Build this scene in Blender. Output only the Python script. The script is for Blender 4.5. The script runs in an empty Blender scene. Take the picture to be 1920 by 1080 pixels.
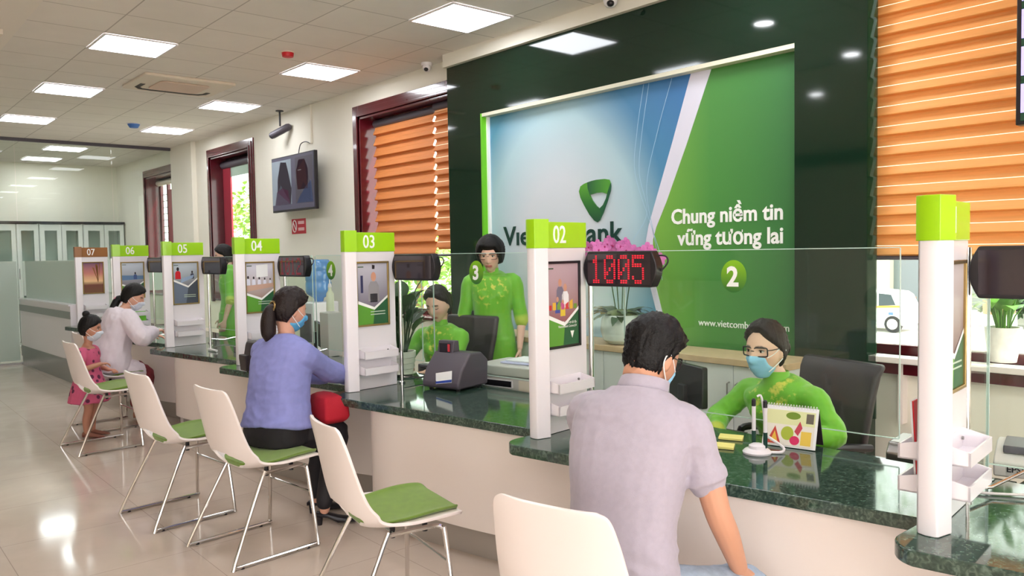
import bpy, bmesh, math, random
from math import sin, cos, pi, radians, atan2, sqrt, exp
from mathutils import Vector, Matrix, noise
random.seed(7)
SC = bpy.context.scene
COL = SC.collection

# ---------------------------------------------------------------- camera, world, sun, exposure
cam = bpy.data.cameras.new('camera')
cam.sensor_width = 36.0
cam.lens = 1498.13 / 1920 * 36
cam.clip_start = 0.05
co = bpy.data.objects.new('camera', cam); COL.objects.link(co)
_r = Vector((0.756456, -0.653816, -0.017283)); _u = Vector((0.043875, 0.024362, 0.99874)); _f = Vector((0.652571, 0.756261, -0.047115))
co.matrix_world = Matrix(((_r.x, _u.x, -_f.x, 0), (_r.y, _u.y, -_f.y, 0), (_r.z, _u.z, -_f.z, 1.6375), (0, 0, 0, 1)))
SC.camera = co
W = bpy.data.worlds.new('sky'); SC.world = W; W.use_nodes = True
_nt = W.node_tree; _bg = _nt.nodes['Background']
_sky = _nt.nodes.new('ShaderNodeTexSky'); _sky.sky_type = 'HOSEK_WILKIE'; _sky.turbidity = 6; _sky.sun_direction = (0.5, -0.3, 0.8)
_mx = _nt.nodes.new('ShaderNodeMix'); _mx.data_type = 'RGBA'; _mx.inputs[0].default_value = 0.75; _mx.inputs[7].default_value = (1, 0.98, 0.95, 1)
_nt.links.new(_sky.outputs[0], _mx.inputs[6]); _nt.links.new(_mx.outputs[2], _bg.inputs[0])
_bg.inputs[1].default_value = 4.8
sun = bpy.data.lights.new('sun', 'SUN'); sun.energy = 9.0; sun.angle = radians(1.0); sun.color = (1, 0.95, 0.86)
so = bpy.data.objects.new('sun', sun); COL.objects.link(so); so.rotation_euler = (radians(28), radians(22), 0)
LAMP_E = 14.0
SC.view_settings.view_transform = 'Standard'
SC.view_settings.look = 'None'
SC.view_settings.gamma = 1.0
SC.view_settings.use_curve_mapping = False
SC.view_settings.exposure = 0.28
SC.cycles.max_bounces = 9; SC.cycles.diffuse_bounces = 5; SC.cycles.glossy_bounces = 4; SC.cycles.transparent_max_bounces = 16; SC.cycles.transmission_bounces = 8
SC.cycles.caustics_reflective = False; SC.cycles.caustics_refractive = False
SC.cycles.sample_clamp_indirect = 6.0

# ---------------------------------------------------------------- materials
def lin(c):
    return tuple(((v / 255) / 12.92 if v / 255 <= 0.04045 else ((v / 255 + 0.055) / 1.055) ** 2.4) for v in c) + (1,)
def nodes(name):
    m = bpy.data.materials.new(name); m.use_nodes = True
    nt = m.node_tree; return m, nt, nt.nodes['Principled BSDF']
def mat(name, c, rough=0.5, metal=0.0, bump=0.0, bscale=80, vary=0.0, vscale=6, coat=0.0, sheen=0.0, spec=0.5, trans=0.0, attr=None):
    m, nt, b = nodes(name)
    b.inputs['Base Color'].default_value = lin(c); b.inputs['Roughness'].default_value = rough; b.inputs['Metallic'].default_value = metal
    b.inputs['Coat Weight'].default_value = coat; b.inputs['Sheen Weight'].default_value = sheen; b.inputs['Specular IOR Level'].default_value = spec
    b.inputs['Coat Roughness'].default_value = 0.05
    src = None
    if attr:
        a = nt.nodes.new('ShaderNodeAttribute'); a.attribute_name = attr; src = a.outputs['Color']
        nt.links.new(src, b.inputs['Base Color'])
    if vary or bump:
        tc = nt.nodes.new('ShaderNodeTexCoord')
        if vary:
            n = nt.nodes.new('ShaderNodeTexNoise'); n.inputs['Scale'].default_value = vscale; n.inputs['Detail'].default_value = 6
            nt.links.new(tc.outputs['Object'], n.inputs['Vector'])
            mp = nt.nodes.new('ShaderNodeMapRange'); mp.inputs[1].default_value = 0.3; mp.inputs[2].default_value = 0.7; mp.inputs[3].default_value = 1 - vary; mp.inputs[4].default_value = 1 + vary
            nt.links.new(n.outputs['Fac'], mp.inputs[0])
            mx = nt.nodes.new('ShaderNodeMix'); mx.data_type = 'RGBA'; mx.blend_type = 'MULTIPLY'; mx.inputs[0].default_value = 1
            if src is None: mx.inputs[6].default_value = lin(c)
            else: nt.links.new(src, mx.inputs[6])
            nt.links.new(mp.outputs[0], mx.inputs[7]); nt.links.new(mx.outputs[2], b.inputs['Base Color'])
        if bump:
            n2 = nt.nodes.new('ShaderNodeTexNoise'); n2.inputs['Scale'].default_value = bscale; n2.inputs['Detail'].default_value = 4
            nt.links.new(tc.outputs['Object'], n2.inputs['Vector'])
            bp = nt.nodes.new('ShaderNodeBump'); bp.inputs['Strength'].default_value = bump; bp.inputs['Distance'].default_value = 0.01
            nt.links.new(n2.outputs['Fac'], bp.inputs['Height']); nt.links.new(bp.outputs[0], b.inputs['Normal'])
    return m
def emit(name, c, e):
    m, nt, b = nodes(name)
    b.inputs['Base Color'].default_value = lin(c); b.inputs['Emission Color'].default_value = lin(c); b.inputs['Emission Strength'].default_value = e
    return m
def glass(name, c=(235, 248, 242), fres=1.0, rough=0.0, op=0.06):
    """thin pane: straight-through transparency tinted a little, Fresnel reflection on top"""
    m, nt, b = nodes(name); nt.nodes.remove(b); out = nt.nodes['Material Output']
    t = nt.nodes.new('ShaderNodeBsdfTransparent'); t.inputs[0].default_value = lin(c)
    g = nt.nodes.new('ShaderNodeBsdfGlossy'); g.inputs['Roughness'].default_value = rough; g.inputs[0].default_value = (1, 1, 1, 1)
    d = nt.nodes.new('ShaderNodeBsdfDiffuse'); d.inputs[0].default_value = lin((225, 235, 228))
    ge = nt.nodes.new('ShaderNodeNewGeometry'); io = nt.nodes.new('ShaderNodeMapRange'); io.inputs[3].default_value = 1.5; io.inputs[4].default_value = 1 / 1.5
    nt.links.new(ge.outputs['Backfacing'], io.inputs[0])
    fr = nt.nodes.new('ShaderNodeFresnel'); nt.links.new(io.outputs[0], fr.inputs[0])
    mu = nt.nodes.new('ShaderNodeMath'); mu.operation = 'MULTIPLY'; mu.inputs[1].default_value = fres
    nt.links.new(fr.outputs[0], mu.inputs[0])
    m1 = nt.nodes.new('ShaderNodeMixShader'); m1.inputs[0].default_value = op
    nt.links.new(t.outputs[0], m1.inputs[1]); nt.links.new(d.outputs[0], m1.inputs[2])
    m2 = nt.nodes.new('ShaderNodeMixShader'); nt.links.new(mu.outputs[0], m2.inputs[0])
    nt.links.new(m1.outputs[0], m2.inputs[1]); nt.links.new(g.outputs[0], m2.inputs[2]); nt.links.new(m2.outputs[0], out.inputs[0])
    return m
def ramp_mat(name, axis, stops, rough=0.5, spec=0.5):
    """colour printed along one object axis: stops = [(coordinate, rgb)]"""
    m, nt, b = nodes(name); b.inputs['Roughness'].default_value = rough; b.inputs['Specular IOR Level'].default_value = spec
    tc = nt.nodes.new('ShaderNodeTexCoord'); sx = nt.nodes.new('ShaderNodeSeparateXYZ'); nt.links.new(tc.outputs['Object'], sx.inputs[0])
    a, z = stops[0][0], stops[-1][0]
    mp = nt.nodes.new('ShaderNodeMapRange'); mp.inputs[1].default_value = a; mp.inputs[2].default_value = z
    nt.links.new(sx.outputs['XYZ'.index(axis)], mp.inputs[0])
    r = nt.nodes.new('ShaderNodeValToRGB'); nt.links.new(mp.outputs[0], r.inputs[0])
    e = r.color_ramp.elements
    for i, (p, c) in enumerate(stops):
        q = (p - a) / (z - a)
        el = e[i] if i < 2 else e.new(q)
        el.position = q; el.color = lin(c)
    nt.links.new(r.outputs[0], b.inputs['Base Color'])
    return m

# ---------------------------------------------------------------- mesh building
class MB:
    def __init__(s): s.v = []; s.f = []
    def add(s, vs, fs):
        o = len(s.v); s.v += [Vector(p) for p in vs]; s.f += [tuple(i + o for i in f) for f in fs]; return s
    def box(s, x0, x1, y0, y1, z0, z1):
        return s.add([(x, y, z) for z in (z0, z1) for y in (y0, y1) for x in (x0, x1)],
                     [(0, 2, 3, 1), (4, 5, 7, 6), (0, 1, 5, 4), (2, 6, 7, 3), (0, 4, 6, 2), (1, 3, 7, 5)])
    def obox(s, c, ax, ay, az):
        """box from a centre and three half-axis vectors"""
        c, ax, ay, az = Vector(c), Vector(ax), Vector(ay), Vector(az)
        return s.add([c + ax * i + ay * j + az * k for k in (-1, 1) for j in (-1, 1) for i in (-1, 1)],
                     [(0, 2, 3, 1), (4, 5, 7, 6), (0, 1, 5, 4), (2, 6, 7, 3), (0, 4, 6, 2), (1, 3, 7, 5)])
    def prism(s, poly, d, place=None):
        """polygon (2d points) extruded by d along the third axis; place maps (a,b,c)->xyz"""
        place = place or (lambda a, b, c: (a, b, c)); n = len(poly)
        vs = [place(a, b, 0) for a, b in poly] + [place(a, b, d) for a, b in poly]
        fs = [tuple(range(n))[::-1], tuple(range(n, 2 * n))] + [(i, (i + 1) % n, n + (i + 1) % n, n + i) for i in range(n)]
        return s.add(vs, fs)
    def rings(s, rs, cap=True, closed=False):
        n = len(rs[0]); o = len(s.v)
        for r in rs: s.v += [Vector(p) for p in r]
        m = len(rs)
        for i in range(m if closed else m - 1):
            a = o + i * n; b = o + ((i + 1) % m) * n
            for j in range(n): s.f.append((a + j, a + (j + 1) % n, b + (j + 1) % n, b + j))
        if cap and not closed:
            s.f.append(tuple(o + j for j in range(n))[::-1]); s.f.append(tuple(o + (m - 1) * n + j for j in range(n)))
        return s
    def tube(s, pts, r, seg=10, closed=False, smooth=0, round_cap=False):
        pts = [Vector(p) for p in pts]
        rr = list(r) if isinstance(r, (list, tuple)) else [r] * len(pts)
        if smooth: pts, rr = spline(pts, rr, smooth)
        n = len(pts); rs = []; up = None
        if round_cap and not closed:
            d0 = (pts[0] - pts[1]).normalized(); d1 = (pts[-1] - pts[-2]).normalized(); a, b = rr[0], rr[-1]
            pts = [pts[0] + d0 * a * .95, pts[0] + d0 * a * .7] + pts + [pts[-1] + d1 * b * .7, pts[-1] + d1 * b * .95]
            rr = [a * .3, a * .72] + rr + [b * .72, b * .3]; n = len(pts)
        for i, p in enumerate(pts):
            if closed: t = pts[(i + 1) % n] - pts[i - 1]
            else: t = pts[min(i + 1, n - 1)] - pts[max(i - 1, 0)]
            t.normalize()
            if up is None: up = Vector((0, 0, 1)) if abs(t.z) < 0.9 else Vector((1, 0, 0))
            a = up - t * up.dot(t)
            if a.length < 1e-6: a = t.orthogonal()
            a.normalize(); b = t.cross(a); up = a
            rs.append([p + (a * cos(2 * pi * k / seg) + b * sin(2 * pi * k / seg)) * rr[i] for k in range(seg)])
        return s.rings(rs, True, closed)
    def lathe(s, prof, c=(0, 0, 0), seg=20, axis='z'):
        c = Vector(c)
        def P(r, h, a):
            q = (r * cos(a), r * sin(a), h)
            if axis == 'x': q = (h, q[0], q[1])
            if axis == 'y': q = (q[1], h, q[0])
            return c + Vector(q)
        return s.rings([[P(max(r, 1e-4), h, 2 * pi * k / seg) for k in range(seg)] for r, h in prof], True)
    def ell(s, c, r, M=None, n=3):
        bm = bmesh.new(); bmesh.ops.create_icosphere(bm, subdivisions=n, radius=1)
        c = Vector(c); M = M or Matrix.Identity(3)
        vs = [c + M @ Vector((v.co.x * r[0], v.co.y * r[1], v.co.z * r[2])) for v in bm.verts]
        bm.verts.index_update(); fs = [tuple(v.index for v in f.verts) for f in bm.faces]; bm.free()
        return s.add(vs, fs)
    def xf(s, M):
        s.v = [M @ p for p in s.v]; return s
    def build(s, name, m, parent=None, smooth=False, bevel=0, seg=2, sharp=35):
        o0 = Vector(parent.matrix_basis.translation) if parent else Vector()
        pp = parent.parent if parent else None
        if pp: o0 = o0 + Vector(pp.matrix_basis.translation)
        me = bpy.data.meshes.new(name)
        me.from_pydata([p - o0 for p in s.v], [], s.f)
        bm = bmesh.new(); bm.from_mesh(me)
        bmesh.ops.recalc_face_normals(bm, faces=bm.faces)
        bm.to_mesh(me); bm.free()
        o = bpy.data.objects.new(name, me); COL.objects.link(o)
        if m: me.materials.append(m)
        if parent: o.parent = parent
        if bevel:
            bv = o.modifiers.new('bevel', 'BEVEL'); bv.width = bevel; bv.segments = seg; bv.limit_method = 'ANGLE'; bv.angle_limit = radians(40)
        if smooth or bevel:
            me.polygons.foreach_set('use_smooth', [True] * len(me.polygons))
            me.set_sharp_from_angle(angle=radians(sharp if not bevel else 180)) if not bevel else None
            if bevel:
                wn = o.modifiers.new('wn', 'WEIGHTED_NORMAL'); wn.keep_sharp = True
        return o
def spline(pts, rr, k):
    P, Rr = [], []
    n = len(pts)
    for i in range(n - 1):
        p0, p1, p2, p3 = pts[max(i - 1, 0)], pts[i], pts[i + 1], pts[min(i + 2, n - 1)]
        r0, r1, r2, r3 = rr[max(i - 1, 0)], rr[i], rr[i + 1], rr[min(i + 2, n - 1)]
        for j in range(k):
            t = j / k; t2 = t * t; t3 = t2 * t
            cr = lambda a, b, c, d: ((b * 2) + (c - a) * t + (a * 2 - b * 5 + c * 4 - d) * t2 + (b * 3 - a - c * 3 + d) * t3) * .5
            P.append(cr(p0, p1, p2, p3)); Rr.append(max(cr(r0, r1, r2, r3), 1e-4))
    P.append(pts[-1]); Rr.append(rr[-1])
    return P, Rr
def box(x0, x1, y0, y1, z0, z1): return MB().box(x0, x1, y0, y1, z0, z1)
def thing(name, label, cat, loc=(0, 0, 0), group=None, rz=0):
    o = bpy.data.objects.new(name, None); o.empty_display_size = 0.1; COL.objects.link(o); o.location = loc; o.rotation_euler = (0, 0, rz)
    return tag(o, label, cat, group)
def tag(o, label=None, cat=None, group=None, kind=None):
    if label: o['label'] = label
    if cat: o['category'] = cat
    if group: o['group'] = group
    if kind: o['kind'] = kind
    return o
def struct(o, label=None): o['kind'] = 'structure'; o['label'] = label or ''; (o.__delitem__('label') if not label else None); return o
def copy_tree(o, parent=None):
    c = o.copy(); COL.objects.link(c)
    if parent: c.parent = parent
    for ch in list(o.children): copy_tree(ch, c)
    return c
def text(s, size, name, m, parent, origin, X, Y, ext=0.002, align='LEFT', sx=1.0, bold=0.0, width=None):
    """flat lettering as a mesh; X, Y are the reading and up directions"""
    c = bpy.data.curves.new(name, 'FONT'); c.body = s; c.size = size; c.extrude = ext; c.align_x = align; c.offset = bold; c.resolution_u = 3
    t = bpy.data.objects.new(name, c); COL.objects.link(t)
    me = bpy.data.meshes.new_from_object(t.evaluated_get(bpy.context.evaluated_depsgraph_get()))
    bpy.data.objects.remove(t); bpy.data.curves.remove(c)
    if width:
        xs = [v.co.x for v in me.vertices]; sx = width / (max(xs) - min(xs))
    X, Y = Vector(X), Vector(Y); Z = X.cross(Y); o0 = Vector(origin)
    b = Vector()
    q = parent
    while q: b += q.matrix_basis.translation; q = q.parent
    for v in me.vertices: v.co = o0 + X * v.co.x * sx + Y * v.co.y + Z * v.co.z - b
    me.materials.clear(); me.materials.append(m); me.name = name
    o = bpy.data.objects.new(name, me); COL.objects.link(o); o.parent = parent
    return o
def bake(mb, voxel, it=2, keep=None):
    """union of overlapping closed shapes into one continuous surface"""
    me = bpy.data.meshes.new('tmp'); me.from_pydata(mb.v, [], mb.f)
    bm = bmesh.new(); bm.from_mesh(me); bmesh.ops.recalc_face_normals(bm, faces=bm.faces); bm.to_mesh(me); bm.free()
    o = bpy.data.objects.new('tmp', me); COL.objects.link(o)
    r = o.modifiers.new('r', 'REMESH'); r.mode = 'VOXEL'; r.voxel_size = voxel
    if it:
        sm = o.modifiers.new('s', 'SMOOTH'); sm.factor = 0.5; sm.iterations = it
    res = bpy.data.meshes.new_from_object(o.evaluated_get(bpy.context.evaluated_depsgraph_get()))
    bpy.data.objects.remove(o); bpy.data.meshes.remove(me)
    res.polygons.foreach_set('use_smooth', [True] * len(res.polygons))
    return res
YM = lambda a, b, c: (a, c, b)      # polygon in (x, z), extruded along y
XM = lambda a, b, c: (c, a, b)      # polygon in (y, z), extruded along x
def rrect(x0, x1, y0, y1, r, n=4):
    out = []
    for cx, cy, a0 in ((x1 - r, y1 - r, 0), (x0 + r, y1 - r, 90), (x0 + r, y0 + r, 180), (x1 - r, y0 + r, 270)):
        for k in range(n + 1): a = radians(a0 + 90 * k / n); out.append((cx + r * cos(a), cy + r * sin(a)))
    return out
def disc(cx, cy, rx, ry, n=28): return [(cx + rx * cos(2 * pi * k / n), cy + ry * sin(2 * pi * k / n)) for k in range(n)]
# ---------------------------------------------------------------- materials of the place
M = {}
M['wall'] = mat('cream_wall_paint', (238, 233, 220), 0.75, bump=0.05, bscale=160)
M['white'] = mat('white_laminate', (236, 231, 236), 0.28, coat=0.3)
M['plastic'] = mat('white_plastic', (240, 230, 227), 0.32, coat=0.2)
M['panel'] = mat('pale_laminate', (234, 223, 217), 0.3, coat=0.25)
M['pad'] = mat('green_felt', (106, 140, 20), 0.9, sheen=0.3, bump=0.25, bscale=500, vary=0.08, vscale=30)
M['chrome'] = mat('chrome', (225, 222, 220), 0.12, 1.0)
M['steel'] = mat('brushed_steel', (150, 148, 145), 0.32, 1.0)
M['lime'] = mat('lime_acrylic', (158, 214, 8), 0.3, coat=0.3)
M['brown'] = mat('brown_acrylic', (150, 98, 52), 0.35)
M['black'] = mat('black_plastic', (26, 22, 28), 0.35)
M['dgrey'] = mat('dark_grey_plastic', (84, 78, 88), 0.4)
M['ltgrey'] = mat('light_grey_plastic', (205, 200, 196), 0.45)
M['leather'] = mat('black_leather', (48, 40, 44), 0.42, bump=0.12, bscale=240)
M['maroon'] = mat('maroon_lacquered_wood', (84, 16, 28), 0.22, coat=0.4, vary=0.12, vscale=10)
M['red'] = mat('red_plastic', (205, 22, 38), 0.4)
M['signwhite'] = mat('white_lettering', (250, 250, 248), 0.5)
M['dkgreen'] = mat('dark_green_print', (6, 58, 48), 0.5)
M['paper'] = mat('white_paper', (240, 240, 240), 0.8)
M['yellow'] = mat('yellow_paper', (240, 232, 140), 0.8)
M['oak'] = mat('pale_oak', (205, 178, 140), 0.45, vary=0.08, vscale=14)
M['cab'] = mat('white_cabinet_lacquer', (232, 236, 234), 0.3, coat=0.3)
M['green_glass'] = mat('dark_green_back_painted_glass', (20, 42, 30), 0.06, spec=0.6)
M['bright_green'] = mat('bright_green_paint', (110, 200, 30), 0.4)
M['glass'] = glass('clear_glass', (249, 253, 250), 0.34, 0.0, 0.008)
M['edge'] = mat('glass_edge', (205, 228, 220), 0.25)
M['frost'] = glass('frosted_glass', (190, 214, 202), 0.5, 0.25, 0.62)
M['led'] = emit('red_led', (215, 24, 46), 0.75)
M['led_dim'] = emit('dim_red_led', (120, 14, 36), 0.5)
M['gold'] = mat('gold_frame', (176, 148, 96), 0.3, 0.9)
M['soil'] = mat('dark_soil', (52, 40, 30), 0.95, bump=0.4)
M['leafd'] = mat('dark_green_leaf', (40, 72, 34), 0.4, vary=0.2, vscale=20)
M['leaf'] = mat('green_leaf', (92, 150, 44), 0.4, vary=0.2, vscale=20)
M['pot'] = mat('white_ceramic', (232, 232, 220), 0.3, coat=0.3)
M['lamp'] = emit('lamp_diffuser', (247, 250, 255), LAMP_E)
M['spot'] = emit('downlight_bulb', (250, 252, 255), 40.0)
M['fan'] = mat('ivory_plastic', (226, 214, 198), 0.5)

def marble():
    m, nt, b = nodes('dark_green_marble'); b.inputs['Roughness'].default_value = 0.07; b.inputs['Specular IOR Level'].default_value = 0.75
    tc = nt.nodes.new('ShaderNodeTexCoord'); n = nt.nodes.new('ShaderNodeTexNoise'); n.inputs['Scale'].default_value = 45; n.inputs['Detail'].default_value = 9; n.inputs['Distortion'].default_value = 1.5
    nt.links.new(tc.outputs['Object'], n.inputs['Vector'])
    r = nt.nodes.new('ShaderNodeValToRGB'); e = r.color_ramp.elements
    e[0].position = 0.35; e[0].color = lin((34, 54, 46)); e[1].position = 0.7; e[1].color = lin((92, 112, 100))
    q = e.new(0.52); q.color = lin((52, 74, 64))
    nt.links.new(n.outputs['Fac'], r.inputs[0]); nt.links.new(r.outputs[0], b.inputs['Base Color'])
    return m
M['marble'] = marble()
def tiles(name, c1, cg, size, gap, off, rough, bump=0.0, vary=0.05, vscale=3, coat=0.0, spec=0.5):
    """square tile grid in world XY with thin joints"""
    m, nt, b = nodes(name); b.inputs['Roughness'].default_value = rough; b.inputs['Coat Weight'].default_value = coat; b.inputs['Specular IOR Level'].default_value = spec
    tc = nt.nodes.new('ShaderNodeTexCoord'); mp = nt.nodes.new('ShaderNodeMapping'); mp.inputs[1].default_value = (off[0], off[1], 0)
    nt.links.new(tc.outputs['Object'], mp.inputs[0])
    br = nt.nodes.new('ShaderNodeTexBrick'); br.offset = 0; br.inputs['Scale'].default_value = 1; br.inputs['Brick Width'].default_value = size; br.inputs['Row Height'].default_value = size
    br.inputs['Mortar Size'].default_value = gap; br.inputs['Mortar Smooth'].default_value = 0.2; br.inputs['Bias'].default_value = 0
    br.inputs['Color1'].default_value = lin(c1); br.inputs['Color2'].default_value = lin(tuple(v * 0.985 for v in c1)); br.inputs['Mortar'].default_value = lin(cg)
    nt.links.new(mp.outputs[0], br.inputs[0])
    n = nt.nodes.new('ShaderNodeTexNoise'); n.inputs['Scale'].default_value = vscale; n.inputs['Detail'].default_value = 8; n.inputs['Distortion'].default_value = 0.8
    nt.links.new(tc.outputs['Object'], n.inputs['Vector'])
    r = nt.nodes.new('ShaderNodeMapRange'); r.inputs[1].default_value = 0.3; r.inputs[2].default_value = 0.7; r.inputs[3].default_value = 1 - vary; r.inputs[4].default_value = 1 + vary
    nt.links.new(n.outputs['Fac'], r.inputs[0])
    mx = nt.nodes.new('ShaderNodeMix'); mx.data_type = 'RGBA'; mx.blend_type = 'MULTIPLY'; mx.inputs[0].default_value = 1
    nt.links.new(br.outputs[0], mx.inputs[6]); nt.links.new(r.outputs[0], mx.inputs[7]); nt.links.new(mx.outputs[2], b.inputs['Base Color'])
    return m
M['floor'] = tiles('polished_beige_tile', (208, 192, 178), (174, 158, 146), 0.8, 0.0022, (0.1, 0.3), 0.09, vary=0.07, vscale=2.2, spec=0.55)
M['ceil'] = tiles('mineral_ceiling_tile', (236, 231, 224), (188, 182, 174), 0.6, 0.006, (-3.665, -4.865), 0.85, vary=0.02)

H = 3.505
XW = 4.72
# ---------------------------------------------------------------- room shell
struct(box(-6.3, 5.02, -6.3, 18.3, -0.12, 0).build('floor', M['floor']))
struct(box(-6.3, 5.02, -6.3, 18.3, H, H + 0.1).build('ceiling', M['ceil']))
struct(box(-6.2, 1.275, -6.2, 14.38, H - 0.035, H - 0.002).build('ceiling_soffit', mat('gypsum_paint', (238, 232, 222), 0.8)))
OP = [(-1.6, 2.75, 0.93, 3.42), (6.05, 8.08, 0.93, 3.18), (11.15, 12.69, 0.93, 3.17), (14.47, 16.02, 0.93, 3.12)]
w = MB(); y = -6.3
for a, b_, z0, z1 in OP:
    w.box(XW, XW + .3, y, a, 0, H); w.box(XW, XW + .3, a, b_, 0, z0); w.box(XW, XW + .3, a, b_, z1, H); y = b_
w.box(XW, XW + .3, y, 18.3, 0, H)
struct(w.build('wall_right', M['wall']))
struct(box(-6.3, 5.02, 18.0, 18.3, 0, H).build('wall_back', M['wall']))
w = MB()
for a, b_ in ((-6.3, -5.6), (-3.4, -3.2), (-1.0, 18.3)): w.box(-6.3, -6.0, a, b_, 0, H)
w.box(-6.3, -6.0, -6.3, 18.3, 3.2, H)
struct(w.build('wall_left', M['wall']))
w = MB(); w.box(-6.0, -5.6, -6.3, -6.0, 0, H).box(3.0, 4.72, -6.3, -6.0, 0, H).box(-1.4, -1.2, -6.3, -6.0, 0, H).box(-6.0, 4.72, -6.3, -6.0, 3.2, H)
struct(w.build('wall_front', M['wall']))
struct(box(XW - 0.075, XW, 13.35, 14.36, 0, H).build('pillar', M['wall']), 'cream pilaster on the window wall where the glass partition meets it')
# ceiling trim above the feature wall
struct(box(4.56, XW, 2.10, 6.24, 3.385, H).build('trim_1', M['wall']))
w = MB().box(XW - .012, XW, 8.35, 11.0, 0, .12).box(XW - .012, XW, 12.9, 13.35, 0, .12)
struct(w.build('baseboard_right', M['maroon']))

# windows: lacquered frames, panes
def window(n, a, b_, z0, z1, arch=True, mull=(), depth=0.3, left_shutter=False):
    fr = MB(); t = 0.03
    fr.box(XW - .02, XW + depth, a - t * .1, a + t, z0, z1).box(XW - .02, XW + depth, b_ - t, b_, z0, z1).box(XW - .02, XW + depth, a, b_, z1 - t, z1).box(XW - .02, XW + depth, a, b_, z0, z0 + t)
    if arch:
        for k, (o, d) in enumerate(((0.13, 0.022), (0.085, 0.034), (0.03, 0.045))):
            fr.box(XW - d, XW, b_, b_ + o, z0 - .02, z1 + o).box(XW - d, XW, a - o, a, z0 - .02, z1 + o).box(XW - d, XW, a, b_, z1, z1 + o)
    xs = XW + depth - .07
    for yy in (a + t, b_ - t - .06): fr.box(xs, xs + .05, yy, yy + .06, z0 + t, z1 - t)
    for yy in mull: fr.box(xs, xs + .05, yy - .04, yy + .04, z0 + t, z1 - t)
    fr.box(xs, xs + .05, a + t, b_ - t, z1 - t - .06, z1 - t).box(xs, xs + .05, a + t, b_ - t, z0 + t, z0 + t + .06)
    o = fr.build('window_%d' % n, M['maroon'], bevel=0.004)
    box(xs + .02, xs + .028, a + t, b_ - t, z0 + t, z1 - t).build('pane', M['glass'], o)
    return struct(o)
w1 = window(1, OP[0][0], OP[0][1], OP[0][2], OP[0][3], arch=False)
w2 = window(2, *OP[1]); w3 = window(3, *OP[2], mull=()); w4 = window(4, *OP[3], mull=(15.55,))
# red casement shutter folded into the reveal and a grille behind the pane of the far window
for nm, wv, y0, y1 in (('shutter', w3, 12.36, 12.655), ('shutter', w4, 14.5, 15.34)):
    box(XW + .17, XW + .2, y0, y1, .98, 2.86 if wv is w4 else 3.1).build(nm, mat('red_shutter_paint', (150, 40, 56), 0.3), wv, bevel=0.004)
g = MB()
for k in range(16): g.box(4.99, 5.002, 15.3, 15.98, 1.0 + k * .12, 1.012 + k * .12)
g.build('grille', M['black'], w4)
# sill and dark red rail below the front window
o = box(4.60, XW, -1.6, 2.16, 0.955, 0.99).build('sill', M['panel'], w1, bevel=0.004)
o = box(4.66, XW, -1.6, 2.60, 0.885, 0.945).build('rail', M['maroon'], w1, bevel=0.004)
box(4.655, XW, 1.985, 2.01, 0.6, 0.955).build('trim', M['panel'], w1)

# ---------------------------------------------------------------- ceiling fittings
def panel_light(x, y, label, grp='ceiling light panels'):
    t = thing('ceiling_light', label, 'light', (x, y, H), grp)
    MB().rings([[(x + i * s, y + j * s, z) for i, j in ((-1, -1), (1, -1), (1, 1), (-1, 1))] for s, z in ((.3, H - .001), (.3, H - .012), (.282, H - .012), (.282, H - .004))], False).build('frame', M['white'], t)
    box(x - .283, x + .283, y - .283, y + .283, H - .010, H - .004).build('diffuser', M['lamp'], t)
    return t
LL = ['nearest', 'second', 'third', 'fourth']
for k in range(-3, 4):
    y = 5.165 + 2.4 * k
    lb = 'light panel in the row nearer the windows, %s' % (('biggest, beside the feature wall', 'beside the red alarm', 'beside the air conditioner', 'next to the glass partition')[k] if k >= 0 else 'outside the view, number %d' % -k)
    panel_light(3.965, y, lb)
for k in range(-5, 3):
    y = 7.6 + 2.4 * k
    lb = 'light panel in the row away from the windows, %s' % (('biggest of its row', 'second of its row', 'at the left edge of the photo')[k] if k >= 0 else 'outside the view, number %d' % -k)
    panel_light(2.165, y, lb)
for i, x in enumerate((-4.2, -2.2, -0.2)):  # extra unseen panels behind the camera, added to brighten the foreground
    for k, y in enumerate((-5.0, -3.0, -1.0)):
        t = thing('ceiling_light', 'added fill light panel in the unseen soffit behind the camera, row %d place %d' % (i + 1, k + 1), 'light', (x, y, H - .035), 'ceiling light panels')
        box(x - .3, x + .3, y - .3, y + .3, H - .055, H - .033).build('diffuser', M['lamp'], t)
for x, y, lb in ((3.234, 15.36, 'square light panel in the room behind the glass partition, nearer one'), (3.209, 17.15, 'square light panel in the room behind the glass partition, farther one'), (1.6, 15.36, 'square light panel in the back room at the left edge')):
    panel_light(x, y, lb)
for i, (x, y) in enumerate(((3.15, 3.73), (1.48, 3.80), (-0.01, 4.97))):
    z = H if x > 1.27 else H - .035
    t = thing('downlight', 'round recessed downlight reflected in the dark green wall, %s' % ('right of centre', 'toward the right edge', 'lower right')[i], 'light', (x, y, z), 'round downlights')
    MB().rings([[(x + r * cos(k * pi / 12), y + r * sin(k * pi / 12), z + h) for k in range(24)] for r, h in ((.078, -.002), (.10, -.002), (.105, -.008), (.078, -.012))], False, True).build('ring', M['chrome'], t)
    MB().lathe([(0, -.004), (.077, -.004), (.077, -.009), (0, -.009)], (x, y, z), 24).build('bulb', M['spot'], t)
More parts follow.
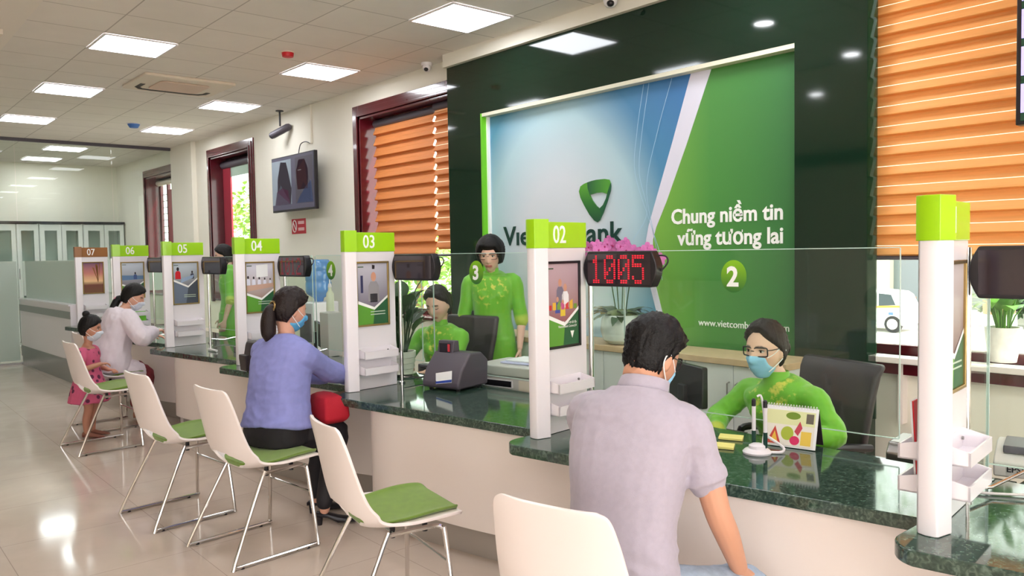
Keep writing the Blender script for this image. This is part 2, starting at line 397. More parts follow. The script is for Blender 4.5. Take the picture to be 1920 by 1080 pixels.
# cassette air conditioner
AX, AY = 3.03, 9.0
t = thing('air_conditioner', 'flat ivory ceiling cassette air conditioner with dark curved slots', 'air conditioner', (AX, AY, H))
MB().prism(rrect(AX - .47, AX + .47, AY - .42, AY + .42, .03), -.03, lambda a, b, c: (a, b, H + c)).build('panel', M['fan'], t, bevel=.008)
MB().prism(rrect(AX - .26, AX + .26, AY - .24, AY + .24, .06), -.012, lambda a, b, c: (a, b, H - .031 + c)).build('grille', mat('pinkish_grille', (222, 196, 178), .6, bump=.3, bscale=120), t, bevel=.006)
s = MB()
pth = [(AX - .36, AY + .05), (AX - .36, AY + .24), (AX - .31, AY + .315), (AX - .2, AY + .335), (AX + .2, AY + .335), (AX + .31, AY + .315), (AX + .36, AY + .25), (AX + .365, AY + .15)]
def ribbon(mb, p, w, z0, z1):
    for i in range(len(p) - 1):
        a, b = Vector(p[i] + (0,)), Vector(p[i + 1] + (0,)); d = (b - a).normalized(); n = Vector((-d.y, d.x, 0)) * w
        mb.add([tuple(q.xy) + (z,) for z in (z0, z1) for q in (a - n - d * w * .5, a + n - d * w * .5, b + n + d * w * .5, b - n + d * w * .5)], [(0, 1, 2, 3), (4, 7, 6, 5), (0, 4, 5, 1), (1, 5, 6, 2), (2, 6, 7, 3), (3, 7, 4, 0)])
M['slot'] = mat('dark_slot', (48, 38, 34), .6)
for q in (1,):
    s = MB(); ribbon(s, pth, .024, H - .0335, H - .028); s.build('air_slot', M['slot'], t)
# alarm, detector, sensor
t = thing('fire_alarm', 'red round fire alarm sounder on the ceiling', 'alarm', (3.35, 7.0, H))
MB().lathe([(.055, 0), (.055, -.02), (.05, -.045), (.035, -.05), (0, -.05)], (3.35, 7.0, H)).build('sounder', M['red'], t, smooth=True)
MB().lathe([(.062, 0), (.062, -.008), (.05, -.01), (.0, -.01)], (3.35, 7.0, H)).build('base', M['fan'], t)
t = thing('smoke_detector', 'small blue smoke detector on the ceiling near the glass partition', 'detector', (3.4, 12.0, H))
MB().lathe([(.08, 0), (.08, -.02), (.055, -.06), (0, -.065)], (3.4, 12.0, H)).build('body', mat('blue_plastic', (70, 120, 200), .4), t, smooth=True)
MB().lathe([(.09, 0), (.09, -.01), (.0, -.01)], (3.4, 12.0, H)).build('base', M['white'], t)
t = thing('motion_sensor', 'small ivory sensor box on the soffit at the top left', 'sensor', (1.13, 7.6, H - .035))
box(1.08, 1.18, 7.53, 7.7, H - .075, H - .033).build('box', M['fan'], t, bevel=.006)
# cctv cameras
t = thing('security_camera', 'black bullet camera hanging on a stem in the corner above the television', 'camera', (4.60, 9.9, H))
MB().lathe([(.05, 0), (.05, -.012), (.012, -.02), (.012, -.2), (0, -.2)], (4.6, 9.9, H)).build('mount', M['black'], t)
MB().tube([(4.67, 9.82, 3.29), (4.53, 9.98, 3.19)], .047, 14, round_cap=True).build('body', M['dgrey'], t, smooth=True)
MB().tube([(4.53, 9.98, 3.19), (4.515, 9.997, 3.179)], .04, 14).build('lens', M['black'], t)
for x, y, lb in ((4.62, 6.589, 'white dome camera at the ceiling edge, left one by the feature wall corner'), (4.62, 5.62, 'white dome camera at the ceiling edge, middle one above the feature wall'), (4.45, 4.0, 'white dome camera at the top edge of the photo')):
    big = y < 4.5
    k = 1.25 if big else 1
    t = thing('security_camera', lb, 'camera', (x, y, H), 'white dome cameras')
    MB().lathe([(.055 * k, 0), (.055 * k, -.02), (.05 * k, -.03), (0, -.03)], (x, y, H)).build('base', M['white'], t, smooth=True)
    MB().ell((x, y, H - .045 * k), (.043 * k, .043 * k, .045 * k), n=2).build('ball', M['white'], t, smooth=True)
    MB().ell((x - .02 * k, y - .018 * k, H - .068 * k), (.023 * k, .023 * k, .02 * k), n=2).build('lens', M['black'], t, smooth=True)
# glass partition at the far end
t = thing('glass_partition', 'tall clear glass partition across the far end of the hall, frosted low down', 'partition', (2.0, 14.38, 0))
for a, b_ in ((-6.0, 0.45), (0.46, 2.32), (2.33, 3.70), (3.71, 4.645)):
    box(a, b_, 14.375, 14.387, 0.02, H - .03).build('pane', M['glass'], t)
box(-6.0, 4.645, 14.35, 14.41, H - .05, H - .001).build('top_rail', M['dgrey'], t)
box(-6.0, 2.28, 14.368, 14.374, .06, 1.6).build('frosted_film', M['frost'], t)
box(2.36, 4.6, 14.366, 14.373, 1.06, 1.6).build('frosted_film', M['frost'], t)
box(-6.0, 4.645, 14.36, 14.40, 0, .03).build('bottom_rail', M['steel'], t)
# cupboards in the back room
for i in range(5):
    x0 = 0.9 + i * .76
    t = thing('display_cabinet', 'white glazed cupboard behind the partition, %s' % ('at the left edge', 'second from left', 'third from left', 'second from the window wall', 'nearest the window wall')[i], 'cabinet', (x0, 17.5, 0), 'cupboards in the back room')
    c = MB().box(x0, x0 + .75, 17.96, 17.98, .0, 2.3).box(x0, x0 + .02, 17.5, 17.96, 0, 2.3).box(x0 + .73, x0 + .75, 17.5, 17.96, 0, 2.3).box(x0, x0 + .75, 17.5, 17.96, 0, .05).box(x0 + .02, x0 + .73, 17.55, 17.96, 1.55, 1.57).box(x0 + .02, x0 + .73, 17.55, 17.96, 1.0, 1.02)
    c.build('carcass', M['cab'], t)
    box(x0 - .01, x0 + .76, 17.45, 17.98, 2.3, 2.345).build('cornice', M['black'], t)
    for j in range(2):
        a = x0 + .01 + j * .37
        d = MB().box(a, a + .075, 17.48, 17.5, .06, 2.29).box(a + .285, a + .36, 17.48, 17.5, .06, 2.29).box(a + .075, a + .285, 17.48, 17.5, 2.17, 2.29).box(a + .075, a + .285, 17.48, 17.5, .06, .9)
        d = d.build('door', M['cab'], t)
        box(a + .075, a + .285, 17.488, 17.493, .9, 2.17).build('glazing', M['glass'], d)
        box(a + (.33 if j == 0 else .02), a + (.34 if j == 0 else .03), 17.465, 17.48, 1.25, 1.45).build('handle', M['steel'], d)
# ---------------------------------------------------------------- green feature wall
FX = 4.60; PX = 4.68
t = thing('feature_wall', 'dark green glossy feature wall with a recessed blue and green bank mural', 'feature wall', (FX, 4.2, 0))
f = MB().box(FX, XW - .001, 2.17, 2.625, 0, 3.383).box(FX, XW - .001, 5.735, 6.23, 0, 3.383).box(FX, XW - .001, 2.625, 5.735, 2.885, 3.383).box(FX, XW - .001, 2.625, 5.735, 0, .9)
f.build('frame', M['green_glass'], t)
def tinted():
    m, nt, b = nodes('green_tinted_glass'); b.inputs['Base Color'].default_value = lin((20, 60, 36)); b.inputs['Roughness'].default_value = .05; b.inputs['Alpha'].default_value = .62
    return m
box(FX, FX + .012, 2.115, 2.17, 0.62, 3.383).build('glass_fin', tinted(), t)
box(FX + .001, PX + .02, 5.712, 5.735, .9, 2.885).build('reveal', M['bright_green'], t)
box(PX - .03, PX + .02, 5.692, 5.712, .9, 2.865).build('edging', M['signwhite'], t)
box(FX + .001, PX + .02, 2.625, 5.712, 2.855, 2.885).build('reveal', mat('cream_reveal', (226, 222, 200), .5), t)
def mural_blue():
    m, nt, b = nodes('blue_sky_print'); b.inputs['Roughness'].default_value = .45
    tc = nt.nodes.new('ShaderNodeTexCoord'); mp = nt.nodes.new('ShaderNodeMapping'); mp.vector_type = 'POINT'
    mp.inputs[1].default_value = (0, -.62 / 1.15, -1.75 / 1.35); mp.inputs[3].default_value = (0, 1 / 1.15, 1 / 1.35)
    nt.links.new(tc.outputs['Object'], mp.inputs[0])
    ln = nt.nodes.new('ShaderNodeVectorMath'); ln.operation = 'LENGTH'; nt.links.new(mp.outputs[0], ln.inputs[0])
    r = nt.nodes.new('ShaderNodeValToRGB'); e = r.color_ramp.elements
    e[0].position = .35; e[0].color = lin((212, 218, 226)); e[1].position = 1.12; e[1].color = lin((84, 146, 178))
    q = e.new(.74); q.color = lin((176, 206, 216))
    nt.links.new(ln.outputs['Value'], r.inputs[0])
    # deeper blue towards the top right corner of the print
    sx = nt.nodes.new('ShaderNodeSeparateXYZ'); nt.links.new(tc.outputs['Object'], sx.inputs[0])
    a = nt.nodes.new('ShaderNodeMath'); a.operation = 'MULTIPLY_ADD'; a.inputs[1].default_value = -1; a.inputs[2].default_value = 0
    nt.links.new(sx.outputs[1], a.inputs[0])
    c = nt.nodes.new('ShaderNodeMath'); c.operation = 'ADD'; nt.links.new(a.outputs[0], c.inputs[0]); nt.links.new(sx.outputs[2], c.inputs[1])
    mr = nt.nodes.new('ShaderNodeMapRange'); mr.inputs[1].default_value = 2.35; mr.inputs[2].default_value = 3.6; nt.links.new(c.outputs[0], mr.inputs[0])
    mx = nt.nodes.new('ShaderNodeMix'); mx.data_type = 'RGBA'; mx.inputs[7].default_value = lin((52, 112, 176))
    nt.links.new(mr.outputs[0], mx.inputs[0]); nt.links.new(r.outputs[0], mx.inputs[6]); nt.links.new(mx.outputs[2], b.inputs['Base Color'])
    return m
mural = box(PX, PX + .02, 2.625, 5.70, .9, 2.86).build('blue_print', mural_blue(), t)
SL = [(3.455, 2.857), (3.62, 2.40), (3.78, 1.98), (3.848, 1.80), (3.872, 1.70), (3.872, 1.58), (3.84, 1.36), (3.70, .9)]
SRT = [(3.285, 2.857), (3.50, 2.36), (3.68, 1.97), (3.775, 1.79), (3.808, 1.70), (3.81, 1.58), (3.785, 1.36), (3.645, .9)]
MB().prism(SRT + [(2.626, .9), (2.626, 2.857)], .004, lambda a, b, c: (PX - .004 + c, a, b)).build('green_print', ramp_mat('green_gradient_print', 'Y', [(-1.58, (54, 112, 62)), (-.9, (76, 142, 64)), (-.45, (122, 180, 70))], .45), t)
MB().prism(SL + SRT[::-1], .006, lambda a, b, c: (PX - .007 + c, a, b)).build('white_stripe', mat('white_print', (222, 220, 236), .45), t)
s = MB()
def line(mb, pts, w, x):
    pts, _ = spline([Vector((0, a, b)) for a, b in pts], [0] * len(pts), 6)
    for i in range(len(pts) - 1):
        a, b = pts[i], pts[i + 1]; d = (b - a).normalized(); n = Vector((0, -d.z, d.y)) * w
        mb.add([(x, *(a - n).yz), (x, *(a + n).yz), (x, *(b + n).yz), (x, *(b - n).yz)], [(0, 1, 2, 3)])
LINES = [([(3.62, 2.85), (3.75, 2.5), (3.86, 2.1), (3.80, 1.75), (3.72, 1.4)], 0), ([(3.88, 2.85), (3.95, 2.5), (3.97, 2.2), (3.82, 1.8), (3.70, 1.5)], 0), ([(3.83, 2.85), (3.90, 2.5), (3.93, 2.2), (3.86, 1.9), (4.0, 1.7)], 0)]
for pts, _ in LINES: line(s, pts, .0022, PX - .0082)
s.build('fine_lines', mat('pale_line_print', (170, 205, 225), .5), t)
RD, UP = (0, -1, 0), (0, 0, 1)
text('Chung niềm tin', .148, 'lettering', M['signwhite'], t, (PX - .006, 2.742, 1.808), RD, UP, align='RIGHT', width=.888, bold=.0035)
text('vững tương lai', .148, 'lettering', M['signwhite'], t, (PX - .006, 2.742, 1.655), RD, UP, align='RIGHT', width=.837, bold=.0035)
text('www.vietcombank.com.vn', .068, 'lettering', M['signwhite'], t, (PX - .006, 3.405, 1.085), RD, UP, width=.70)
text('Vıetcombank', .235, 'lettering', M['dkgreen'], t, (PX - .006, 5.515, 1.685), RD, UP, width=1.424, bold=.004)
LG = lambda X, Y: (4.56 - (X - 912) / 268 * .345, 2.185 - (Y - 178) / 382 * .335)
def logo(pts, nm, m, x): return MB().prism([LG(*p) for p in pts], .01, lambda a, b, c: (x + c, a, b)).build(nm, m, t)
lg = logo([(985, 195), (955, 205), (925, 225), (912, 270), (925, 330), (955, 400), (1000, 490), (1040, 545), (1065, 562), (1085, 545), (1100, 510), (1095, 470), (1085, 440), (1060, 415), (1025, 360), (1005, 310), (988, 250)], 'emblem', ramp_mat('emblem_green', 'Z', [(1.85, (20, 74, 52)), (2.02, (54, 122, 48)), (2.18, (96, 170, 50))], .4), PX - .012)
logo([(985, 195), (1020, 186), (1060, 180), (1130, 180), (1165, 190), (1178, 225), (1150, 315), (1110, 297), (1060, 297), (1005, 310), (988, 250)], 'emblem', ramp_mat('emblem_top_green', 'Y', [(.02, (86, 160, 52)), (.26, (34, 92, 56))], .4), PX - .0125)
logo([(1178, 225), (1180, 250), (1175, 290), (1150, 380), (1115, 480), (1085, 545), (1098, 480), (1085, 440), (1115, 410), (1140, 355), (1150, 315)], 'emblem', mat('emblem_dark_green', (28, 92, 56), .4), PX - .013)

# ---------------------------------------------------------------- low cabinets under the mural
t = tag(box(4.215, 4.595, 2.46, 6.10, .905, .945).build('cabinet_worktop', M['oak'], bevel=.003), 'long pale oak worktop running under the bank mural', 'worktop')
NM = ['nearest, behind the masked teller', 'second, by the monitor', 'third, behind the orchid', 'fourth, behind the standing teller', 'farthest, behind the seated teller']
for i in range(5):
    y0 = 2.47 + i * .724
    t = thing('low_cabinet', 'white low cabinet under the oak worktop, ' + NM[i], 'cabinet', (4.4, y0, 0), 'low cabinets under the mural')
    box(4.255, 4.59, y0, y0 + .722, .06, .904).build('carcass', M['cab'], t)
    box(4.29, 4.57, y0, y0 + .722, 0, .06).build('kickboard', M['dgrey'], t)
    for j in range(2):
        d = box(4.238, 4.255, y0 + .003 + j * .36, y0 + .358 + j * .36, .07, .9).build('door', M['cab'], t, bevel=.002)
        yy = y0 + (.33 if j == 0 else .39)
        MB().tube([(4.238, yy, .62), (4.215, yy, .625), (4.215, yy, .79), (4.238, yy, .795)], .005, 8).build('handle', M['steel'], d, smooth=True)

# ---------------------------------------------------------------- blinds
def blind_mat(name, c, tr=.35):
    m, nt, b = nodes(name); out = nt.nodes['Material Output']
    b.inputs['Base Color'].default_value = lin(c); b.inputs['Roughness'].default_value = .6
    tl = nt.nodes.new('ShaderNodeBsdfTranslucent'); tl.inputs[0].default_value = lin(c)
    mx = nt.nodes.new('ShaderNodeMixShader'); mx.inputs[0].default_value = tr
    nt.links.new(b.outputs[0], mx.inputs[1]); nt.links.new(tl.outputs[0], mx.inputs[2]); nt.links.new(mx.outputs[0], out.inputs[0])
    tc = nt.nodes.new('ShaderNodeTexCoord'); mp = nt.nodes.new('ShaderNodeMapping'); mp.inputs[3].default_value = (3, 3, 260)
    n = nt.nodes.new('ShaderNodeTexNoise'); n.inputs['Scale'].default_value = 1
    nt.links.new(tc.outputs['Object'], mp.inputs[0]); nt.links.new(mp.outputs[0], n.inputs['Vector'])
    mr = nt.nodes.new('ShaderNodeMapRange'); mr.inputs[3].default_value = .86; mr.inputs[4].default_value = 1.14; nt.links.new(n.outputs['Fac'], mr.inputs[0])
    mm = nt.nodes.new('ShaderNodeMix'); mm.data_type = 'RGBA'; mm.blend_type = 'MULTIPLY'; mm.inputs[0].default_value = 1; mm.inputs[6].default_value = lin(c)
    nt.links.new(mr.outputs[0], mm.inputs[7]); nt.links.new(mm.outputs[2], b.inputs['Base Color']); nt.links.new(mm.outputs[2], tl.inputs[0])
    return m
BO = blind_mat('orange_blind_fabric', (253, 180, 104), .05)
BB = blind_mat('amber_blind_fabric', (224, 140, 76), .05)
BS = blind_mat('sheer_blind_band', (255, 240, 215), .75)
def blind(name, label, x, y0, y1, z0, z1, p, fabric, ph=0.0, tube=True, band=None):
    t = thing(name, label, 'blind', (x, (y0 + y1) / 2, z1))
    v = MB(); sh = MB(); z = z0 + ph
    while z < z1 - .02:
        # a vane: rolls out over its front, tucks back under, then a narrow sheer band
        q = min(p, z1 - z)
        pr = [(0.0, q * .995), (-.010, q * .84), (-.019, q * .64)]
        pr2 = [(-.019, q * .615), (-.032, q * .42), (-.040, q * .28), (-.042, q * .20), (-.036, q * .16), (-.012, q * .15), (-.004, q * .12), (-.001, q * .0)]
        for pp, m in ((pr, v), (pr2, v)):
            n = len(pp)
            m.add([(x + a, yy, z + b) for yy in (y0, y1) for a, b in pp], [(i, i + 1, n + i + 1, n + i) for i in range(n - 1)])
        sh.add([(x + a, yy, z + b) for yy in (y0, y1) for a, b in ((-.0192, q * .642), (-.0192, q * .613))], [(0, 1, 3, 2)])
        z += p
    o = v.build('vanes', fabric, t); md = o.modifiers.new('s', 'SOLIDIFY'); md.thickness = .0015
    sh.build('sheer_bands', band or BS, t)
    MB().tube([(x - .01, y0, z0), (x - .01, y1, z0)], .012, 10).build('bottom_bar', M['dgrey'], t)
    if tube: MB().tube([(x, y0 - .01, z1 + .02), (x, y1 + .01, z1 + .02)], .042, 14).build('headrail', M['dgrey'], t, smooth=True)
    return t
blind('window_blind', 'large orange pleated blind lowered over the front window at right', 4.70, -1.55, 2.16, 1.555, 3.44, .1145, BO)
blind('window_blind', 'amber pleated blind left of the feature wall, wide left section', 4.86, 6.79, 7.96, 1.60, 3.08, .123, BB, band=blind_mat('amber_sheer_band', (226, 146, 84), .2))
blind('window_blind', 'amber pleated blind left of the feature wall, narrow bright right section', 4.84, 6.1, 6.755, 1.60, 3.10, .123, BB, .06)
t = thing('roller_blind', 'rolled up grey blind at the top of the far red window', 'blind', (4.9, 11.9, 3.1))
MB().tube([(4.9, 11.2, 3.06), (4.9, 12.64, 3.06)], .06, 14).build('roll', M['dgrey'], t, smooth=True)
box(4.9, 4.903, 11.22, 12.6, 2.86, 3.06).build('fabric', glass('sheer_grey', (150, 160, 150), 0, .2, .3), t)
t = thing('roller_blind', 'rolled blind at the top of the window in the back room', 'blind', (4.9, 15.2, 3.0))
MB().tube([(4.93, 14.5, 3.02), (4.93, 16.0, 3.02)], .05, 14).build('roll', M['fan'], t, smooth=True)
box(4.93, 4.933, 14.5, 14.93, 2.55, 3.02).build('fabric', BB, t)

# ---------------------------------------------------------------- counters, sign posts, screens
US = [.951 + 1.75 * i for i in range(7)]
CW = ['at the right edge of the photo', 'where the man in grey sits', 'with the money counter and printer', 'where the woman in blue sits', 'under sign 05', 'where the woman in white writes', 'farthest, under the brown sign 07']
def counter(i):
    U = US[i]; near = U - 1.65 + .002
    t = thing('teller_counter', 'white teller counter with dark green marble top, ' + CW[i], 'counter', (2.9, U - .8, 0), 'teller counters')
    top = [(2.62, near)]
    # front edge to the rounded far corner
    for k in range(9):
        a = radians(180 - 11 - k * (79) / 8); top.append((2.425 + .105 * cos(a), U - .01 + .105 * sin(a)))
    top += [(3.26, U + .097), (3.26, near)]
    MB().prism(top, .048, lambda a, b, c: (a, b, .712 + c)).build('countertop', M['marble'], t, bevel=.006)
    pl = [(2.45, -.30), (2.425, -.36), (2.43, -.55), (2.485, -.85), (2.545, -1.15), (2.62, -1.42), (2.70, -1.64), (2.76, -1.78), (2.78, -2.03)]
    P, _ = spline([Vector((a, U + b, 0)) for a, b in pl], [0] * len(pl), 5)
    def strip(off, th, z0, z1, P):
        m = MB(); n = len(P); rs = []
        for k, p in enumerate(P):
            d = (P[min(k + 1, n - 1)] - P[max(k - 1, 0)]).normalized(); nn = Vector((-d.y, d.x, 0))
            if nn.x < 0: nn = -nn
            a, b = p + nn * off, p + nn * (off + th)
            rs.append([(a.x, a.y, z0), (b.x, b.y, z0), (b.x, b.y, z1), (a.x, a.y, z1)])
        return m.rings(rs)
    o = strip(0, .025, .165, .711, P).build('front_panel', M['panel'], t, smooth=True)
    box(2.48, 3.0, U - .315, U - .295, .05, .711).build('side_panel', M['panel'], t)
    strip(.06, .02, 0, .17, P).build('plinth', M['ltgrey_pl'], t, smooth=True)
    box(3.262, (3.86, 3.50, 3.86, 3.50, 3.55, 3.6, 3.6)[i], near, U + .09, .672, .70).build('teller_worktop', M['marble'], t, bevel=.003)
    box(3.22, 3.24, near + .01, U + .08, 0, .711).build('back_panel', M['panel'], t)
    return t
M['smoke'] = mat('smoked_screen', (44, 34, 40), .12, coat=.4)
M['ltgrey_pl'] = mat('satin_grey_plinth', (168, 160, 152), .35, .3)
for i in range(7): counter(i)

PC = ['brown' if i == 6 else 'lime' for i in range(7)]
def poster(t, i, y, sgn=-1):
    """framed advert on the board face at y; sgn -1 looks back toward the camera side"""
    x0, x1, z0, z1 = 2.555, 2.820, 1.165, 1.582
    fy = y + sgn * .012
    fr = MB()
    for a in ((x0, x0 + .012, z0, z1), (x1 - .012, x1, z0, z1), (x0, x1, z0, z0 + .012), (x0, x1, z1 - .012, z1)):
        fr.box(a[0], a[1], min(y, fy), max(y, fy), a[2], a[3])
    f = fr.build('poster_frame', M['gold'] if i != 1 else M['black'], t, bevel=.002)
    yy = y + sgn * .003
    def flat(poly, nm, m, d=0.0):
        return MB().add([(a, yy + sgn * d, b) for a, b in poly], [tuple(range(len(poly)))]).build(nm, m, f)
    X0, X1, Z0, Z1 = x0 + .01, x1 - .01, z0 + .01, z1 - .01
    w_, h_ = X1 - X0, Z1 - Z0
    R = lambda a, b: (X0 + a * w_, Z0 + b * h_)
    def person_shape(cx, cz, s, c1, c2):
        flat([R(cx + .5 * s * a, cz + s * b * .55) for a, b in ((-.36, 0), (-.34, .45), (-.2, .58), (.2, .58), (.34, .45), (.36, 0))], 'printed_figure', c1, .0006)
        flat([R(cx + .5 * s * .17 * cos(k * pi / 6), cz + s * .55 * .72 + s * .55 * .14 * sin(k * pi / 6)) for k in range(12)], 'printed_figure', c2, .0007)
    if i == 6:
        flat([R(0, 0), R(1, 0), R(1, 1), R(0, 1)], 'poster_print', ramp_mat('sunset_print', 'Z', [(.41, (120, 84, 60)), (.52, (120, 70, 60)), (.57, (244, 200, 150)), (.67, (206, 130, 120)), (.81, (120, 84, 112))]), 0)
        for a, b, c in ((.62, .95, .10), (.75, .9, -.12), (.88, .98, -.05), (.55, .85, -.1)):
            flat([R(.72, .35), R(.74, .35), R(a + c, b), R(a, b - .02)], 'printed_palm', M['brown'], .0006)
        return f
    ph = {1: ((196, 170, 178), (150, 90, 96)), 2: ((190, 188, 200), (120, 112, 128)), 3: ((214, 212, 224), (176, 150, 140)), 4: ((196, 206, 216), (90, 84, 92)), 5: ((206, 214, 226), (120, 108, 118)), 0: ((200, 190, 190), (120, 90, 90))}[i]
    flat([R(0, 0), R(1, 0), R(1, 1), R(0, 1)], 'poster_print', ramp_mat('photo_print_%d' % i, 'Z', [(z0 + .13 - .76, ph[1]), (z1 - .05 - .76, ph[0])]), 0)
    sk = mat('print_skin', (206, 150, 124), .6); hr = mat('print_hair', (40, 30, 34), .6)
    if i == 1:
        for a, b, s_, c in ((.42, .52, .62, (120, 110, 130)), (.58, .46, .62, (236, 232, 236)), (.34, .40, .42, (70, 80, 160)), (.5, .36, .42, (226, 196, 60))):
            person_shape(a, b, s_, mat('print_cloth', c, .6), sk)
        for a in range(7): flat([R(.06 + a * .13, .44), R(.16 + a * .13, .44), R(.16 + a * .13, .50 + .03 * (a % 3)), R(.06 + a * .13, .5 + .03 * (a % 2))], 'printed_goods', mat('print_goods', ((210, 60, 60), (230, 180, 60), (120, 160, 60), (200, 90, 140))[a % 4], .6), .0009)
    if i == 2:
        flat([R(.12, .52), R(.2, .52), R(.2, .8), R(.12, .8)], 'printed_figure', mat('print_navy', (50, 50, 90), .6), .0005)
        flat([R(.42, .36), R(.66, .36), R(.66, .5), R(.42, .5)], 'printed_figure', mat('print_trouser', (52, 46, 56), .6), .0006)
        person_shape(.54, .38, 1.0, mat('print_shirt', (150, 146, 150), .6), sk)
        flat([R(.50, .90), R(.58, .90), R(.59, .96), R(.5, .97)], 'printed_hair', hr, .0009)
    if i == 3:
        flat([R(.38, .7), R(.8, .72), R(.8, .97), R(.38, .95)], 'printed_board', M['paper'], .0004)
        for k in range(5): person_shape(.08 + k * .2, .55, .40 - .03 * k, mat('print_white_shirt', (226, 226, 240), .6), hr)
        flat([R(0, .42), R(1, .5), R(1, .58), R(0, .54)], 'printed_table', mat('print_table', (206, 168, 150), .6), .001)
    if i == 4:
        person_shape(.2, .6, .62, M['red'], hr); person_shape(.78, .6, .42, mat('print_navy2', (60, 60, 80), .6), hr)
        flat([R(.3, .5), R(.8, .62), R(.85, .7), R(.35, .62)], 'printed_laptop', mat('print_laptop', (150, 170, 200), .6), .001)
    if i == 5:
        flat([R(0, .5), R(1, .52), R(1, .62), R(0, .64)], 'printed_sea', mat('print_sea', (100, 130, 170), .6), .0004)
        person_shape(.62, .52, .44, mat('print_blue', (70, 90, 140), .6), hr)
    A, B, C = ((.0, .40), (.55, .28), (1, .47)) if i in (1, 2, 3, 5, 0) else ((.0, .60), (.6, .43), (1, .63))
    flat([R(*A), R(*B), R(*C), R(C[0], C[1] - .04), R(B[0], B[1] - .045), R(A[0], A[1] - .05)], 'white_chevron', M['signwhite'], .0016)
    A, B, C = (A[0], A[1] - .05), (B[0], B[1] - .045), (C[0], C[1] - .04)
    dk = (40, 96, 58) if i != 4 else (70, 78, 92)
    br = (96, 160, 52) if i != 4 else (104, 116, 136)
    flat([R(0, 0), R(.5, 0), R(*B), R(*A)], 'green_field', mat('field_%d' % i, br, .5), .0014)
    flat([R(.5, 0), R(1, 0), R(*C), R(*B)], 'green_field', mat('field_dark_%d' % i, dk, .5), .0014)
    if i == 1:
        for k, s in enumerate(('Thẻ ghi nợ nội địa', 'Vietcombank Connect24')):
            text(s, .017, 'lettering', M['signwhite'], f, (X1 - .02, yy + sgn * .0022, Z0 + .105 - k * .018), (1, 0, 0), (0, 0, 1), ext=.0002, align='RIGHT', sx=.82)
        flat([R(.72, .17), R(.84, .17), R(.78, .08)], 'emblem', M['signwhite'], .002)
    else:
        for k in range(2): flat([R(.42, .2 - k * .045), R(.9, .2 - k * .045), R(.9, .215 - k * .045), R(.42, .215 - k * .045)], 'text_line', mat('pale_print', (190, 210, 190), .6), .002)
    flat([R(.04, .93), R(.22, .93), R(.22, .945), R(.04, .945)], 'text_line', mat('tiny_print', (60, 90, 60), .6), .002)
    return f
def rack(t, y, sgn, full):
    """white two-tier leaflet holder screwed to the board"""
    def B(m, x0, x1, d0, d1, z0, z1): m.box(x0, x1, min(y + sgn * d0, y + sgn * d1), max(y + sgn * d0, y + sgn * d1), z0, z1)
    r = MB(); a, b = 2.552, 2.825
    B(r, a, b, 0, .004, .85, 1.03)
    rk = r.build('leaflet_rack', M['white'], t, bevel=.001)
    for z in (.965, .862):
        m = MB(); B(m, a, b, .001, .085, z, z + .005); B(m, a, b, .080, .086, z, z + .045)
        for xx in (a, b - .005):
            m.add([(xx + q, y + sgn * d, zz) for q in (0, .005) for d, zz in ((.002, z), (.086, z), (.086, z + .045), (.002, z + .065))], [(0, 1, 2, 3), (4, 7, 6, 5), (0, 4, 5, 1), (1, 5, 6, 2), (2, 6, 7, 3), (3, 7, 4, 0)])
        m.build('tray', M['white'], rk)
    m = MB()
    for xx in (2.575, 2.80): m.lathe([(0, 0), (.006, 0), (.006, sgn * .006), (0, sgn * .007)], (xx, y + sgn * .004, 1.0), 10, 'y')
    m.build('screw', M['steel'], rk)
    return rk
PL = ['bare side toward camera', 'with the family poster', 'with the man in grey poster', 'with the meeting poster', 'with the red shirt and laptop poster', 'with the boy by the sea poster', 'with the palm sunset poster']
SR = radians(6.5)
for i in range(7):
    U = US[i]; S = 2.471
    t = thing('sign_post', 'white sign post with %s cap reading 0%d, %s' % ('brown' if i == 6 else 'lime green', i + 1, PL[i]), 'sign post', (S, U, .76), 'counter sign posts', rz=SR)
    # pillar with a gently bowed outer face
    pil = [(S + .006, U - .002), (S + .072, U - .022), (S + .072, U + .06), (S + .03, U + .065), (S + .010, U + .056), (S, U + .034), (S, U + .006)]
    MB().prism(pil, .885, lambda a, b, c: (a, b, .761 + c)).build('pillar', M['white'], t, bevel=.003)
    g = .003
    MB().prism([(S - g, U - g), (S + .072 + g, U - .022 - g), (S + .072 + g, U + .06 + g), (S + .02, U + .07), (S - g, U + .04)], .134, lambda a, b, c: (a, b, 1.645 + c)).build('cap', M[PC[i]], t, bevel=.002)
    box(S + .071, S + .405, U + .018, U + .050, .761, 1.645).build('board', M['white'], t, bevel=.003)
    cb = box(S + .0755, S + .407, U + .014, U + .054, 1.645, 1.768).build('board_cap', M[PC[i]], t, bevel=.002)
    text('0%d' % (i + 1), .118, 'numeral', M['signwhite'], cb, (S + .148, U + .0135, 1.669), (1, 0, 0), (0, 0, 1), sx=.84, bold=.001)
    text('0%d' % (i + 1), .118, 'numeral', M['signwhite'], cb, (S + .252, U + .0545, 1.669), (-1, 0, 0), (0, 0, 1), sx=.84, bold=.001)
    poster(t, i, U + .018)
    rack(t, U + .018, -1, True)
    if i == 0: rack(t, U + .050, 1, True)
# leaflets in the rack of the nearest post
t = thing('leaflet', 'upright red and white leaflet standing in the rack of the right-hand post', 'leaflet', (2.66, 1.06, .87))
MB().obox((2.62, 1.062, 1.008), (.05, .0057, 0), (0, .002, .0), (0, .008, .135)).build('cover', M['red'], t)
MB().obox((2.62, 1.068, 1.008), (.05, .0057, 0), (0, .003, .0), (0, .008, .135)).build('pages', M['paper'], t)
t = thing('leaflet', 'small green leaflet in the rack below sign 06', 'leaflet', (2.66, 9.65, .87))
MB().obox((2.72, 9.688, .945), (.08, .009, 0), (0, .002, 0), (0, .008, .07)).build('cover', M['bright_green'], t)

